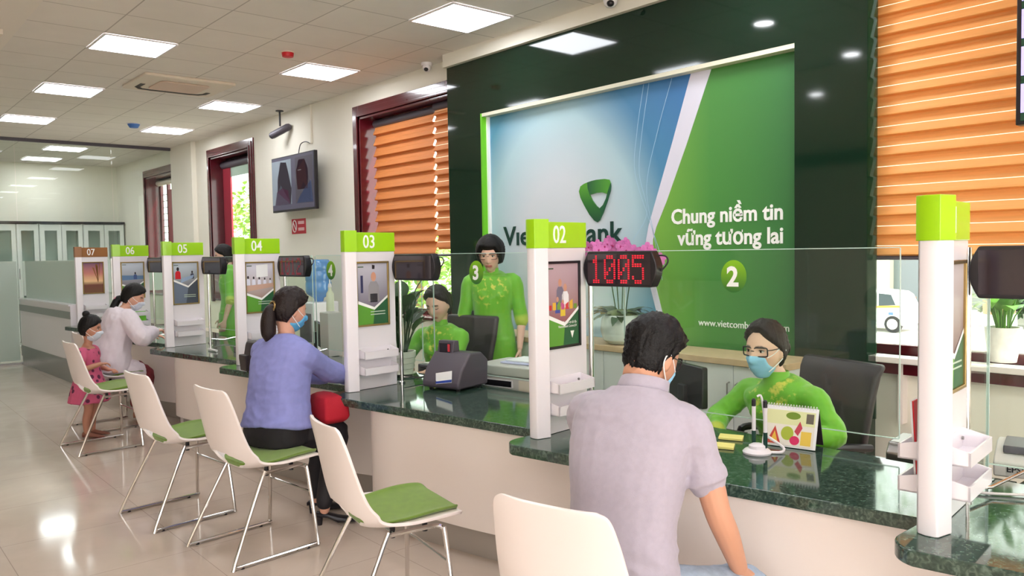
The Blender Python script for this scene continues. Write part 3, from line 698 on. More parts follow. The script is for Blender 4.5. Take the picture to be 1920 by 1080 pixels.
# glass screens with chrome stands, number stickers
GN = ['at the right edge of the photo', 'in front of the masked teller', 'in front of the money counter', 'beside the woman in blue', 'between signs 04 and 05', 'between signs 05 and 06', 'beyond sign 06']
ST = {1: ('2', .625), 2: ('3', .42), 3: ('4', .22)}
for i in range(7):
    U = US[i]; px = S + .457
    t = thing('glass_screen', 'clear glass counter screen on a chrome stand %s' % GN[i], 'glass screen', (S, U, .76), 'glass counter screens', rz=SR)
    MB().lathe([(.0, 0), (.022, 0), (.022, .01), (.012, .014), (.012, .86), (0, .862)], (px, U + .03, .761), 14).build('pole', M['chrome'], t, smooth=True)
    box(px + .014, S + .753, U + .027, U + .033, .762, 1.615).build('side_pane', M['glass'], t)
    box(S + .753, S + .756, U + .025, U + .035, .762, 1.615).build('pane_edge', M['edge'], t)
    xa = S + .762; y1, y0 = U + .03, U + .03 - 1.37
    box(xa, xa + .008, y0, y1, .822, 1.62).build('long_pane', M['glass'], t)
    box(xa, xa + .008, y0, y1, 1.62, 1.6235).build('pane_edge', M['edge'], t)
    box(xa, xa + .008, y0, y1, .8185, .822).build('pane_edge', M['edge'], t)
    box(xa, xa + .008, y0 - .003, y0, .822, 1.62).build('pane_edge', M['edge'], t)
    MB().tube([(px, U + .03, .80), (px + .12, U - .02, .785), (xa, U - .10, .822)], .006, 8).build('bracket', M['chrome'], t, smooth=True)
    if i in ST:
        s_, q = ST[i]; ys = U - q + .03
        k = MB().prism(disc(ys, 1.495, .066, .078, 32), .001, lambda a, b, c: (xa - .0015 + c, a, b)).build('number_sticker', ramp_mat('sticker_green_%d' % i, 'Z', [(.66, (46, 108, 46)), (.81, (140, 196, 40))], .35), t)
        text(s_, .13, 'numeral', M['signwhite'], k, (xa - .002, ys + .036, 1.450), (0, -1, 0), (0, 0, 1), ext=.0004, sx=.95, bold=.004)

# LED queue displays on the stands
D5 = {'0': '01110 10001 10011 10101 11001 10001 01110', '1': '00100 01100 00100 00100 00100 00100 01110', '2': '01110 10001 00001 00110 01000 10000 11111', '5': '11111 10000 11110 00001 00001 10001 01110', '7': '11111 00001 00010 00100 01000 01000 01000'}
DS = {1: ('1005', 'led'), 3: ('1012', 'led_dim')}
for i in range(6):
    U = US[i]; y1, y0 = U + .012, U - .41
    t = thing('queue_display', 'black queue number display hung beside sign 0%d%s' % (i + 1, {1: ', showing 1005 in red dots', 3: ', with faint red digits'}.get(i, ', screen blank')), 'display', (S, U, .76), 'queue number displays', rz=SR)
    pr = [(y0 + .03, 1.455), (y1 - .03, 1.455)] + [(y1 - .03 + .03 * sin(pi * k / 8), 1.455 + .17 * k / 8) for k in range(1, 8)] + [(y1 - .03, 1.625), (y0 + .03, 1.625)] + [(y0 + .03 - .03 * sin(pi * k / 8), 1.625 - .17 * k / 8) for k in range(1, 8)]
    X0 = S + .375
    MB().prism(pr, .060, lambda a, b, c: (X0 + c, a, b)).build('housing', M['black'], t, bevel=.006)
    box(X0 - .002, X0 + .001, y0 + .03, y1 - .03, 1.468, 1.612).build('screen', M['smoke'], t)
    MB().tube([(X0 + .058, y1 - .03, 1.54), (X0 + .067, y1 - .02, 1.54)], .01, 8).build('bracket', M['steel'], t)
    MB().tube([(X0 + .04, y0 + .05, 1.60), (X0 + .05, y0 - .015, 1.60), (X0 + .05, y0 - .03, 1.57), (X0 + .04, y0 + .0, 1.53)], .004, 8, smooth=4).build('cable', M['black'], t)
    if i in DS:
        s_, mm = DS[i]; wy = (y1 - y0 - .10) / 4
        for q, ch in enumerate(s_):
            d = MB()
            for r_, row in enumerate(D5[ch].split()):
                for c_, v in enumerate(row):
                    if v == '1':
                        for sub in (0, 1):
                            yy = y1 - .055 - q * wy - c_ * wy / 5.8; zz = 1.602 - r_ * .0195 - sub * .0097
                            d.box(X0 - .0045, X0 - .002, yy - .0042, yy + .0042, zz - .0031, zz + .0031)
            d.build('digit', M[mm], t)
# ---------------------------------------------------------------- visitor chairs
def chair_shell():
    prof = [(.335, .487), (.30, .50), (.20, .497), (.08, .485), (-.03, .476), (-.10, .487), (-.145, .53), (-.172, .60), (-.192, .70), (-.213, .82), (-.230, .905), (-.234, .928)]
    half = [.195, .225, .245, .252, .252, .25, .246, .24, .228, .212, .192, .155]
    curl = [.0, .002, .008, .02, .045, .07, .075, .06, .045, .032, .022, .018]
    P, R1 = spline([Vector((a, 0, b)) for a, b in prof], half, 5); _, R2 = spline([Vector((a, 0, b)) for a, b in prof], curl, 5)
    n = len(P); nu = 24; g = {}; vs = []; fs = []
    for i in range(n):
        tn = (P[min(i + 1, n - 1)] - P[max(i - 1, 0)]).normalized(); nn = Vector((tn.z, 0, -tn.x))
        if nn.z < 0 and i < n * .4: nn = -nn
        if nn.x < 0 and i >= n * .4: nn = -nn
        for j in range(nu + 1):
            s = -1 + 2 * j / nu
            # rounded outline corners
            vs.append(P[i] + nn * R2[i] * abs(s) ** 2.6 + Vector((0, R1[i] * s, 0))); g[i, j] = len(vs) - 1
    # oval slot through the bend
    ci, ri, rj = 28.6, 4.4, .66
    ins = lambda i, s: ((i - ci) / ri) ** 2 + (s / rj) ** 2 < 1
    keep = []
    for i in range(n - 1):
        for j in range(nu):
            if not ins(i + .5, -1 + 2 * (j + .5) / nu): keep.append((g[i, j], g[i, j + 1], g[i + 1, j + 1], g[i + 1, j]))
    return vs, keep
SV, SF = chair_shell()
def make_chair(name):
    t = thing(name, 'x', 'chair')
    m = MB(); m.add(SV, SF); o = m.build('seat_shell', M['plastic'], t, smooth=True, sharp=60)
    bm = bmesh.new(); bm.from_mesh(o.data); bmesh.ops.delete(bm, geom=[v for v in bm.verts if not v.link_faces], context='VERTS')
    for _ in range(3): bmesh.ops.smooth_vert(bm, verts=[v for v in bm.verts if v.is_boundary and abs(v.co.y) < .18 and v.co.x < .0 and v.co.z < .6], factor=.5, use_axis_x=True, use_axis_y=True, use_axis_z=True)
    bm.to_mesh(o.data); bm.free()
    sd = o.modifiers.new('solid', 'SOLIDIFY'); sd.thickness = .014; sd.offset = 0
    bv = o.modifiers.new('bev', 'BEVEL'); bv.width = .005; bv.segments = 2; bv.angle_limit = radians(50)
    sb = o.modifiers.new('sub', 'SUBSURF'); sb.levels = 1; sb.render_levels = 1
    # padded seat
    prof = [(.325, .502), (.30, .515), (.20, .516), (.08, .505), (-.02, .497), (-.065, .496), (-.09, .499)]
    half = [.17, .205, .218, .215, .195, .155, .09]
    P, R1 = spline([Vector((a, 0, b)) for a, b in prof], half, 5)
    top = []; n = len(P)
    rs = []
    for i in range(n):
        r = []
        for k in range(20):
            a = 2 * pi * k / 20
            c_, s_ = cos(a), sin(a); ex = .45
            r.append(P[i] + Vector((0, R1[i] * abs(c_) ** ex * (1 if c_ > 0 else -1), .013 * abs(s_) ** .8 * (1 if s_ > 0 else -1) - .004 + .02 * abs(c_) ** 4 * (R1[i] / .215))))
        rs.append(r)
    MB().rings(rs).build('seat_pad', M['pad'], t, smooth=True, sharp=70)
    for s in (-1, 1):
        y = s * .20; yo = s * .265
        pts = [(-.02, y, .455), (.10, y, .458), (.20, y, .458), (.232, y * 1.02, .445), (.243, y * 1.05, .41), (.262, yo, .04), (.255, yo, .017), (.235, yo, .012), (-.20, yo, .012), (-.223, yo, .016), (-.23, yo, .035), (-.035, y * 1.04, .43), (-.01, y, .458)]
        MB().tube(pts, .0105, 10, smooth=3).build('sled_leg', M['chrome'], t, smooth=True)
        f = MB()
        for x in (-.19, .20): f.lathe([(0, 0), (.011, 0), (.012, .01), (0, .012)], (x, yo, 0), 10)
        f.build('floor_glide', M['black'], t)
        b = MB()
        for x in (.02, .17): b.lathe([(0, 0), (.012, 0), (.012, .05), (0, .05)], (x, y * .8, .43), 10)
        b.build('clamp', M['black'], t)
    MB().tube([(.25, -.225, .30), (.25, .225, .30)], .007, 8).build('crossbar', M['chrome'], t, smooth=True)
    MB().tube([(.02, -.20, .455), (.02, .20, .455)], .009, 8).build('crossbar', M['chrome'], t, smooth=True)
    return t
ch = make_chair('visitor_chair')
CH = [((1.72, 1.66), 13, 'white chair at the bottom of the photo, the man in grey perches on it'),
      ((1.79, 3.03), -10, 'empty white chair with green seat pad, nearest the camera left of the man'),
      ((1.76, 4.32), 5, 'white chair with green pad the woman in the blue shirt sits on'),
      ((1.64, 5.215), 5, 'empty white chair behind the chair of the woman in blue'),
      ((1.765, 7.55), 3, 'white chair beside the small child in pink'),
      ((2.02, 8.42), 0, 'white chair the woman in the white blouse sits on')]
for k, (p, a, lb) in enumerate(CH):
    c = ch if k == 0 else copy_tree(ch)
    c.location = (p[0], p[1], 0); c.rotation_euler = (0, 0, radians(a)); c['label'] = lb; c['group'] = 'white visitor chairs'
    c['category'] = 'chair'
# office chairs behind the counter
def office_chair(x, y, rz, label, h=1.06):
    t = thing('office_chair', label, 'chair', (x, y, 0), 'black leather office chairs')
    R_ = Matrix.Rotation(radians(rz), 4, 'Z'); T = Matrix.Translation((x, y, 0)) @ R_
    def P(m): return m.xf(T)
    rs = []
    for z, hw, xx in ((.50, .17, .19), (.56, .215, .205), (.70, .235, .215), (.85, .25, .235), (.97, .262, .26), (h - .02, .268, .285), (h, .255, .29)):
        rs.append([(xx + dx, hw * s, z) for dx, s in ((-.03, -.9), (-.035, 0), (-.03, .9), (-.012, 1), (.025, .96), (.03, 0), (.025, -.96), (-.012, -1))])
    P(MB().rings(rs)).build('backrest', M['leather'], t, bevel=.012)
    P(MB().prism(rrect(-.27, .22, -.25, .25, .08), .10, lambda a, b, c: (a, b, .42 + c))).build('seat', M['leather'], t, bevel=.03, seg=3)
    for s in (-1, 1): P(MB().tube([(.2, s * .26, .62), (-.1, s * .28, .66), (-.16, s * .28, .62), (-.12, s * .27, .46)], .02, 8, smooth=4)).build('armrest', M['black'], t, smooth=True)
    P(MB().lathe([(.03, .09), (.03, .42), (.0, .42)], (0, 0, 0), 12)).build('gas_lift', M['chrome'], t)
    for k in range(5):
        a = 2 * pi * k / 5
        P(MB().tube([(0, 0, .10), (.28 * cos(a), .28 * sin(a), .06)], [.028, .018], 8)).build('foot', M['chrome'], t)
        P(MB().lathe([(0, -.02), (.03, -.02), (.03, .02), (0, .02)], (.29 * cos(a), .29 * sin(a), .031), 12, 'x')).build('castor', M['black'], t)
    return t
office_chair(3.80, 2.13, -16, 'black leather office chair behind the masked teller at counter two', 1.03)
office_chair(3.60, 4.93, 10, 'black leather office chair behind the seated teller beside the standing one', 1.13)
office_chair(3.72, 8.95, 0, 'dark office chair partly seen behind signs 04 and 05', 1.10)
# ---------------------------------------------------------------- things on and behind the counters
CT = .761
DT = .701
# money counter on counter three
def rotM(x, y, z, deg): return Matrix.Translation((x, y, z)) @ Matrix.Rotation(radians(deg), 4, 'Z')
t = thing('money_counter', 'grey banknote counting machine with a small display and a white sticker', 'money counter', (3.06, 4.13, CT))
T = rotM(3.06, 4.13, CT, 14)
b = MB().prism([(-.14, 0), (.16, 0), (.17, .16), (.10, .215), (-.02, .22), (-.11, .12), (-.15, .03)], .30, lambda a, b, c: (a, c - .15, b + .012)).xf(T); b.build('body', M['dgrey'], t, bevel=.015, seg=3)
d = MB().prism([(-.03, .20), (.05, .20), (.04, .30), (-.01, .30)], .13, lambda a, b, c: (a, c - .01, b)).xf(T).build('display_head', M['dgrey'], t, bevel=.006)
MB().box(-.026, -.021, .01, .10, .225, .285).xf(T).build('screen', M['black'], d)
MB().box(-.028, -.024, .012, .03, .232, .28).xf(T).build('led_bar', mat('red_led_bar', (210, 60, 70), .4), d)
for x in (-.1, .12):
    for y in (-.11, .11): MB().lathe([(0, 0), (.015, 0), (.015, .014), (0, .014)], (x, y, 0), 10).xf(T).build('foot', M['black'], t)
st = MB().add([(-.142 + .04 * k, y, z) for k, y, z in ((0, -.10, .055), (0, .03, .035), (.62, .05, .10), (.62, -.085, .125))], [(0, 1, 2, 3)])
st.v = [Vector((p.x - .008, p.y, p.z + .004)) for p in st.v]
st.xf(T).build('sticker', M['paper'], t)
MB().add([(-.152 + .04 * k, y, z) for k, y, z in ((.02, -.10, .062), (.02, .03, .042), (.16, .034, .055), (.16, -.097, .078))], [(0, 1, 2, 3)]).xf(T).build('sticker_stripe', mat('blue_print', (40, 70, 160), .5), t)
# passbook printer with a paper stack
t = thing('printer', 'wide off white passbook printer with a black slot beside the money counter', 'printer', (3.55, 4.02, DT))
T = rotM(3.56, 4.02, DT, 11)
MB().prism(rrect(-.17, .19, -.27, .27, .03), .10, lambda a, b, c: (a, b, c + .004)).xf(T).build('base', M['ltgrey'], t, bevel=.01)
MB().prism(rrect(-.185, .20, -.285, .285, .035), .07, lambda a, b, c: (a, b, c + .105)).xf(T).build('lid', M['ltgrey'], t, bevel=.012)
MB().box(-.175, -.165, -.03, .20, .035, .075).xf(T).build('slot', M['black'], t)
fr = MB().box(-.176, -.17, -.04, .21, .03, .035).box(-.176, -.17, -.04, .21, .075, .08).box(-.176, -.17, .20, .21, .03, .08).box(-.176, -.17, -.04, -.03, .03, .08).xf(T).build('slot_trim', M['white'], t)
MB().box(-.174, -.17, -.25, -.09, .02, .085).xf(T).build('hatch', M['fan'], t)
for k in range(2):
    t = tag(MB().obox((3.57 + .03 * k, 3.98 - .02 * k, DT + .183 + .012 * k), Vector((.10, .02, 0)), Vector((-.03, .16, 0)), (0, 0, .005)).build('paper_stack', M['paper'] if k else mat('lilac_paper', (206, 206, 240), .8), None, bevel=.001), ('lilac paper stack lying on the passbook printer', 'white paper stack on top of the lilac one on the printer')[k], 'paper')
# foliage helper
def leaf(mb, base, d, L, w, droop=.3, fold=.15, n=6):
    base = Vector(base); d = Vector(d).normalized(); side = d.cross(Vector((0, 0, 1)))
    if side.length < .05: side = Vector((1, 0, 0))
    side.normalize(); up = side.cross(d)
    L_, R_, C_ = [], [], []
    for i in range(n + 1):
        t_ = i / n; p = base + d * L * t_ + Vector((0, 0, -1)) * droop * L * t_ * t_
        ww = w * (sin(pi * min(t_ ** .75, 1)) ** .8 if 0 < t_ < 1 else 0.02)
        C_.append(p); L_.append(p + side * ww + up * fold * ww); R_.append(p - side * ww + up * fold * ww)
    o = len(mb.v); mb.v += L_ + C_ + R_; k = n + 1
    for i in range(n):
        mb.f += [(o + i, o + i + 1, o + k + i + 1, o + k + i), (o + k + i, o + k + i + 1, o + 2 * k + i + 1, o + 2 * k + i)]
def potplant(name, label, c, potprof, n, L, w, mleaf, stem_h=.2, seed=1, spread=1.0, saucer=None, potm=None, stems=True, up=.5):
    rnd = random.Random(seed); t = thing(name, label, 'plant', c); c = Vector(c)
    p = MB().lathe(potprof, c, 28).build('pot', potm or M['pot'], t, smooth=True, sharp=50)
    if saucer: MB().lathe([(0, .001), (saucer * .7, .001), (saucer, .02), (saucer * .96, .02), (saucer * .7, .008), (0, .008)], c, 28).build('saucer', M['pot'], t, smooth=True)
    h = max(b for a, b in potprof); r = max(a for a, b in potprof)
    MB().lathe([(0, h - .02), (r * .9, h - .02), (r * .9, h - .015), (0, h - .012)], c, 20).build('soil', M['soil'], t)
    lf = MB(); sm = MB()
    for k in range(n):
        a = rnd.uniform(0, 2 * pi); rr = rnd.uniform(.2, 1) * spread
        b0 = c + Vector((cos(a) * r * .3, sin(a) * r * .3, h - .02)); b1 = c + Vector((cos(a) * stem_h * .45 * rr, sin(a) * stem_h * .45 * rr, h + stem_h * rnd.uniform(.35, 1)))
        if stems: sm.tube([b0, (b0 + b1) / 2 + Vector((0, 0, .02)), b1], .004, 6)
        else: b1 = b0
        leaf(lf, b1, (cos(a) * rr, sin(a) * rr, rnd.uniform(up - .4, up + .4)), L * rnd.uniform(.7, 1.15), w * rnd.uniform(.8, 1.1), rnd.uniform(.2, .6))
    if stems: sm.build('stem', mleaf, t, smooth=True)
    lf.build('foliage', mleaf, t, smooth=True, sharp=80)
    return t
potplant('potted_plant', 'dark leafy plant in a white banded pot with saucer beside sign 03', (3.10, 4.80, CT), [(.06, .012), (.075, .014), (.078, .05), (.084, .054), (.083, .09), (.09, .094), (.089, .13), (.096, .134), (.097, .175), (.088, .175), (.084, .15)], 34, .19, .055, M['leafd'], .40, 3, .62, .10, None, True, .75)
# dark box and papers near the seated teller
t = thing('counter_device', 'dark boxy terminal with white paper on top, between plant and money counter', 'terminal', (3.42, 4.86, DT))
box(3.35, 3.53, 4.74, 4.98, DT, DT + .10).build('case', M['dgrey'], t, bevel=.008)
box(3.345, 3.35, 4.78, 4.94, DT + .02, DT + .08).build('panel', M['black'], t)
t = tag(MB().obox((3.43, 4.86, DT + .105), (.05, 0, 0), (0, .09, 0), (0, 0, .004)).build('paper_sheet', M['paper']), 'white paper lying on the dark terminal beside the plant', 'paper')
# pens on a stand
t = thing('pen_stand', 'white double pen stand with two upright pens on the marble counter', 'pen stand', (2.975, 1.86, CT))
MB().lathe([(0, 0), (.058, 0), (.06, .008), (.05, .018), (.035, .022), (.034, .034), (.02, .042), (0, .044)], (2.965, 1.865, CT), 24).build('base', M['white'], t, smooth=True)
MB().tube([(2.975, 1.845, CT + .02), (2.995, 1.845, CT + .10), (2.985, 1.855, CT + .235), (2.975, 1.87, CT + .24)], .005, 8, smooth=4).build('holder', M['white'], t, smooth=True)
for y in (1.893, 1.838):
    p = (2.985, y, 0)
    MB().lathe([(.004, .02), (.009, .03), (.009, .09), (.0, .09)], (2.985, y, CT), 12).build('pen', M['dkgreen'], t, smooth=True)
    MB().lathe([(.0085, .09), (.0085, .195), (.0, .195)], (2.985, y, CT), 12).build('pen', M['white'], t, smooth=True)
    MB().lathe([(.009, .195), (.009, .222), (.004, .228), (0, .228)], (2.985, y, CT), 12).build('pen_cap', M['black'], t, smooth=True)
MB().tube([(3.0, 1.835, CT + .07), (3.06, 1.80, CT + .02), (3.03, 1.79, CT + .006), (2.99, 1.83, CT + .006)], .006, 8, smooth=4).build('cord', M['white'], t, smooth=True)
# tent calendar
t = thing('desk_calendar', 'spiral bound tent calendar with a colourful fruit picture facing the customer', 'calendar', (3.15, 1.83, CT))
T = rotM(3.17, 1.83, CT, 12)
MB().obox((0, 0, .085), (.03, 0, .083), (0, .115, 0), (.0018, 0, -.0006)).xf(T).build('front_card', M['paper'], t)
MB().obox((.06, 0, .085), (-.03, 0, .083), (0, .115, 0), (.0018, 0, .0006)).xf(T).build('back_card', M['leather'], t)
ft = lambda a, b, d=0: (-.0045 + .03 * (2 * b - 1) - d, .105 * (1 - 2 * a), .086 + .083 * (2 * b - 1))
def cal(poly, c, d=.0): return MB().add([ft(a, b, d) for a, b in poly], [tuple(range(len(poly)))]).xf(T).build('picture', mat('calendar_print', c, .6), t)
cal([(0, .04), (1, .04), (1, .9), (0, .9)], (232, 226, 214)); cal([(0, .55), (1, .55), (1, .9), (0, .9)], (222, 224, 170), .0003)
cal([(.04, .06), (.2, .5), (.34, .06)], (196, 70, 60), .0006); cal([(.12, .1), (.2, .38), (.28, .1)], (236, 190, 70), .0009)
cal(disc(.46, .34, .13, .17), (170, 184, 60), .0006); cal(disc(.62, .18, .10, .11), (214, 40, 96), .0008); cal(disc(.55, .78, .15, .09), (112, 140, 40), .0006)
cal([(.74, .08), (.95, .08), (.95, .42), (.74, .42)], (232, 196, 80), .0006); cal([(.82, .62), (.97, .62), (.97, .86), (.82, .86)], (104, 96, 84), .0006); cal([(.6, .4), (.7, .66), (.76, .5), (.68, .3)], (190, 60, 80), .0007)
m = MB()
for k in range(18): m.tube([Vector((.03 + .008 * cos(q * pi / 4), -.105 + k * .0123, .17 + .008 * sin(q * pi / 4))) for q in range(8)], .0012, 5, closed=True)
m.xf(T).build('spiral_binding', M['white'], t)
for k, (x, y, lb) in enumerate(((3.11, 2.09, 'yellow sticky notes pad nearer the masked teller'), (2.95, 2.03, 'yellow sticky notes pad nearer the man in grey'))):
    tag(MB().obox((x, y, CT + .006), (.036, .02, 0), (-.02, .05, 0), (0, 0, .005)).build('sticky_notes', M['yellow'], bevel=.0008), lb, 'sticky notes')
t = tag(MB().prism([(-.05, 0), (.045, 0), (.0, .06)], .02, lambda a, b, c: (3.33 + c, 2.13 - a, DT + b)).build('folded_card', M['paper']), 'small white folded paper tent in front of the masked teller', 'card')
t = tag(MB().obox((3.40, 2.22, DT + .003), (.05, 0, 0), (0, .11, 0), (0, 0, .002)).build('paper_sheet', M['paper']), 'white sheet under the masked teller hands', 'paper')
# monitors (backs toward the customers)
def monitor(x, y, rz, label, w=.44, h=.28, z0=.80):
    t = thing('computer_monitor', label, 'monitor', (x, y, DT), 'computer monitors'); T = rotM(x, y, DT, rz)
    MB().prism(rrect(-w / 2, w / 2, z0 - DT, z0 - DT + h, .012), .035, lambda a, b, c: (c, a, b)).xf(T).build('back_shell', M['black'], t, bevel=.006)
    MB().box(.036, .039, -w / 2 + .012, w / 2 - .012, z0 - DT + .012, z0 - DT + h - .012).xf(T).build('screen', mat('monitor_screen', (40, 44, 60), .2), t)
    MB().box(-.03, .0, -.03, .03, .01, .2).xf(T).build('stand', M['black'], t, bevel=.004)
    MB().prism(rrect(-.09, .07, -.1, .1, .03), .012, lambda a, b, c: (a, b, c)).xf(T).build('foot', M['black'], t, bevel=.003)
    return t
monitor(3.50, 2.64, -22, 'black monitor back partly behind the man in grey', .34, .22, .79)
monitor(3.52, 6.92, -20, 'dark monitor back beside the woman in blue', .40, .22, .77)
# counter one: printer, terminal, cable
t = thing('printer', 'low grey EPSON printer at the right edge of the photo', 'printer', (3.6, .92, DT))
T = rotM(3.66, .95, DT, 14)
MB().prism([(-.13, .01), (.16, .01), (.16, .11), (.05, .12), (-.10, .085), (-.135, .07)], .44, lambda a, b, c: (a, c - .22, b)).xf(T).build('body', M['ltgrey'], t, bevel=.008)
MB().box(-.08, .12, -.19, .19, .095, .125).xf(T).build('tray', M['dgrey'], t, bevel=.004)
X_ = T.to_3x3() @ Vector((0, -1, 0))
text('EPSON', .034, 'lettering', M['black'], t, T @ Vector((-.1365, .175, .034)), X_, (0, 0, 1), ext=.0004, bold=.0006)
t = thing('counter_device', 'grey flat terminal behind the glass beside the EPSON printer', 'terminal', (3.52, 1.34, DT))
MB().prism([(-.12, .0), (.12, .0), (.12, .10), (-.08, .10), (-.12, .06)], .32, lambda a, b, c: (a, c - .16, b)).xf(rotM(3.50, 1.36, DT, 8)).build('body', M['steel'], t, bevel=.008)
MB().box(-.13, -.12, -.06, .03, .03, .055).xf(rotM(3.50, 1.36, DT, 8)).build('label', M['paper'], t)
tag(MB().tube([(3.0, 1.05, CT + .006), (3.04, .98, CT + .006), (3.12, .85, CT + .006), (3.06, .74, CT + .006), (3.16, .60, CT + .006)], .005, 8, smooth=5).build('power_cable', M['ltgrey'], smooth=True), 'grey cable lying on the marble by the right-hand post', 'cable')
# counter four to six clutter
t = thing('hand_bag', 'black leather handbag with a thin strap on the counter beside the woman in blue', 'bag', (2.42, 5.55, CT))
MB().rings([[(2.43 + dx * k, 5.74 + dy * k, z) for dx, dy in ((-.05, -.14), (-.06, 0), (-.05, .14), (.05, .14), (.06, 0), (.05, -.14))] for z, k in ((CT, .9), (CT + .08, 1.05), (CT + .2, .85), (CT + .23, .75))]).build('body', M['leather'], t, bevel=.012)
MB().rings([[(2.38 + dx * k, 5.82 + dy * k, z) for dx, dy in ((-.03, -.06), (-.03, .06), (.02, .06), (.02, -.06))] for z, k in ((CT + .01, .9), (CT + .10, 1.1), (CT + .13, 1.1))]).build('pocket', M['leather'], t, bevel=.006)
MB().tube([(2.43, 5.72, CT + .22), (2.43, 5.62, CT + .25), (2.44, 5.58, CT + .34), (2.45, 5.50, CT + .375), (2.46, 5.42, CT + .36), (2.46, 5.38, CT + .22)], .008, 8, smooth=5).build('strap', M['leather'], t, smooth=True)
t = thing('sanitizer_bottle', 'tall pale pump bottle near sticker 4 behind the glass', 'bottle', (3.5, 6.62, DT))
box(3.44, 3.58, 6.54, 6.70, DT, DT + .40).build('stand', M['ltgrey'], t, bevel=.006)
MB().lathe([(.0, .31), (.036, .31), (.037, .32), (.034, .47), (.016, .50), (.016, .53), (0, .53)], (3.51, 6.62, DT + .10), 18).build('bottle', mat('cloudy_plastic', (228, 230, 206), .35), t, smooth=True)
MB().lathe([(.012, .52), (.018, .53), (.012, .56), (.006, .565), (.006, .60), (0, .60)], (3.51, 6.62, DT + .10), 14).build('pump', M['white'], t, smooth=True)
t = thing('water_dispenser', 'white water dispenser with a big blue bottle against the wall', 'water dispenser', (4.4, 8.55, 0))
box(4.22, 4.56, 8.38, 8.72, .0, 1.08).build('cabinet', M['white'], t, bevel=.02)
box(4.20, 4.225, 8.42, 8.68, .62, .95).build('tap_recess', M['dgrey'], t, bevel=.004)
for y in (8.49, 8.61): MB().tube([(4.21, y, .88), (4.17, y, .88), (4.17, y, .85)], .012, 8).build('tap', M['red'] if y < 8.5 else mat('blue_tap', (40, 80, 190), .4), t)
MB().lathe([(.0, 1.08), (.05, 1.08), (.06, 1.12), (.14, 1.17), (.15, 1.2), (.15, 1.30), (.142, 1.315), (.15, 1.33), (.15, 1.42), (.142, 1.435), (.15, 1.45), (.15, 1.53), (.12, 1.57), (0, 1.57)], (4.39, 8.55, 0), 28).build('bottle', mat('blue_water_bottle', (96, 150, 214), .12, coat=.5), t, smooth=True, sharp=60)
t = thing('desk_phone', 'small grey card terminal with cables on the counter below sign 04', 'terminal', (2.9, 6.8, CT))
MB().obox((2.86, 7.05, CT + .10), (.02, .0, -.01), (0, .045, 0), (.02, 0, .085)).build('handset', M['ltgrey'], t, bevel=.008)
box(2.80, 2.96, 6.95, 7.14, CT, CT + .05).build('base', M['steel'], t, bevel=.006)
tag(MB().tube([(2.68, 7.42, CT + .012), (2.68, 7.22, CT + .012)], .011, 10).build('marker_pen', M['paper'], smooth=True), 'white and black marker lying on the counter below sign 05', 'pen')
t = thing('document_holder', 'small stack of white slips on the counter beside the woman in blue', 'paper', (2.72, 5.1, CT))
MB().obox((2.66, 5.10, CT + .005), (.07, .01, 0), (-.02, .1, 0), (0, 0, .004)).build('slip', M['paper'], t)
# ---------------------------------------------------------------- on the wall
t = thing('television', 'flat black television on a wall arm showing two masked people', 'television', (4.55, 9.44, 2.5))
box(4.53, 4.575, 8.84, 10.04, 2.18, 2.885).build('casing', M['black'], t, bevel=.004)
sc = box(4.526, 4.531, 8.86, 10.02, 2.205, 2.87).build('screen', emit('tv_picture', (70, 66, 84), .35), t)
def tv(poly, c, e=.35): return MB().add([(4.5245, 10.02 - a * 1.16, 2.205 + b * .665) for a, b in poly], [tuple(range(len(poly)))]).build('picture', emit('tv_shape', c, e), sc)
tv([(0, .1), (.48, .1), (.48, .95), (0, .95)], (120, 130, 140)); tv([(.12, .1), (.46, .1), (.48, .4), (.4, .75), (.36, .9), (.22, .92), (.14, .6)], (70, 48, 52))
tv([(.06, .1), (.44, .1), (.4, .36), (.26, .42), (.12, .36)], (110, 56, 84)); tv([(.58, .1), (.98, .1), (.98, .95), (.58, .95)], (60, 54, 66))
tv([(.62, .35), (.86, .35), (.88, .7), (.8, .9), (.66, .9), (.6, .7)], (96, 66, 66)); tv([(.6, .1), (.98, .1), (.94, .5), (.8, .38), (.66, .2)], (140, 160, 200)); tv([(.64, .7), (.72, .7), (.72, .72), (.64, .72)], (220, 220, 220), .8)
box(4.575, XW, 9.3, 9.6, 2.4, 2.65).build('wall_bracket', M['black'], t)
t = thing('cable_conduit', 'cream cable conduit running from the ceiling down to the television', 'conduit', (4.70, 9.26, 3.0))
box(4.695, XW, 9.24, 9.29, 3.02, 3.50).build('channel', M['wall'], t, bevel=.004)
MB().tube([(4.70, 9.27, 3.02), (4.68, 9.36, 3.05), (4.66, 9.46, 3.02), (4.62, 9.44, 2.885)], .006, 8, smooth=4).build('cable', M['black'], t, smooth=True)
t = thing('no_smoking_sign', 'small red no smoking notice below the television', 'sign', (XW, 9.69, 2.0))
sg = box(XW - .004, XW, 9.49, 9.89, 1.90, 2.095).build('plate', mat('red_sign_paint', (196, 30, 50), .5), t)
MB().tube([(XW - .007, 9.80 + .055 * cos(k * pi / 10), 2.0 + .075 * sin(k * pi / 10)) for k in range(20)], .007, 6, closed=True).build('ring_symbol', M['signwhite'], t)
MB().tube([(XW - .007, 9.84, 2.05), (XW - .007, 9.76, 1.95)], .006, 6).build('ring_symbol', M['signwhite'], t)
for z in (2.045, 1.96): box(XW - .006, XW - .003, 9.53, 9.70, z - .02, z + .02).build('text_line', mat('pale_pink_print', (240, 190, 196), .6), t)
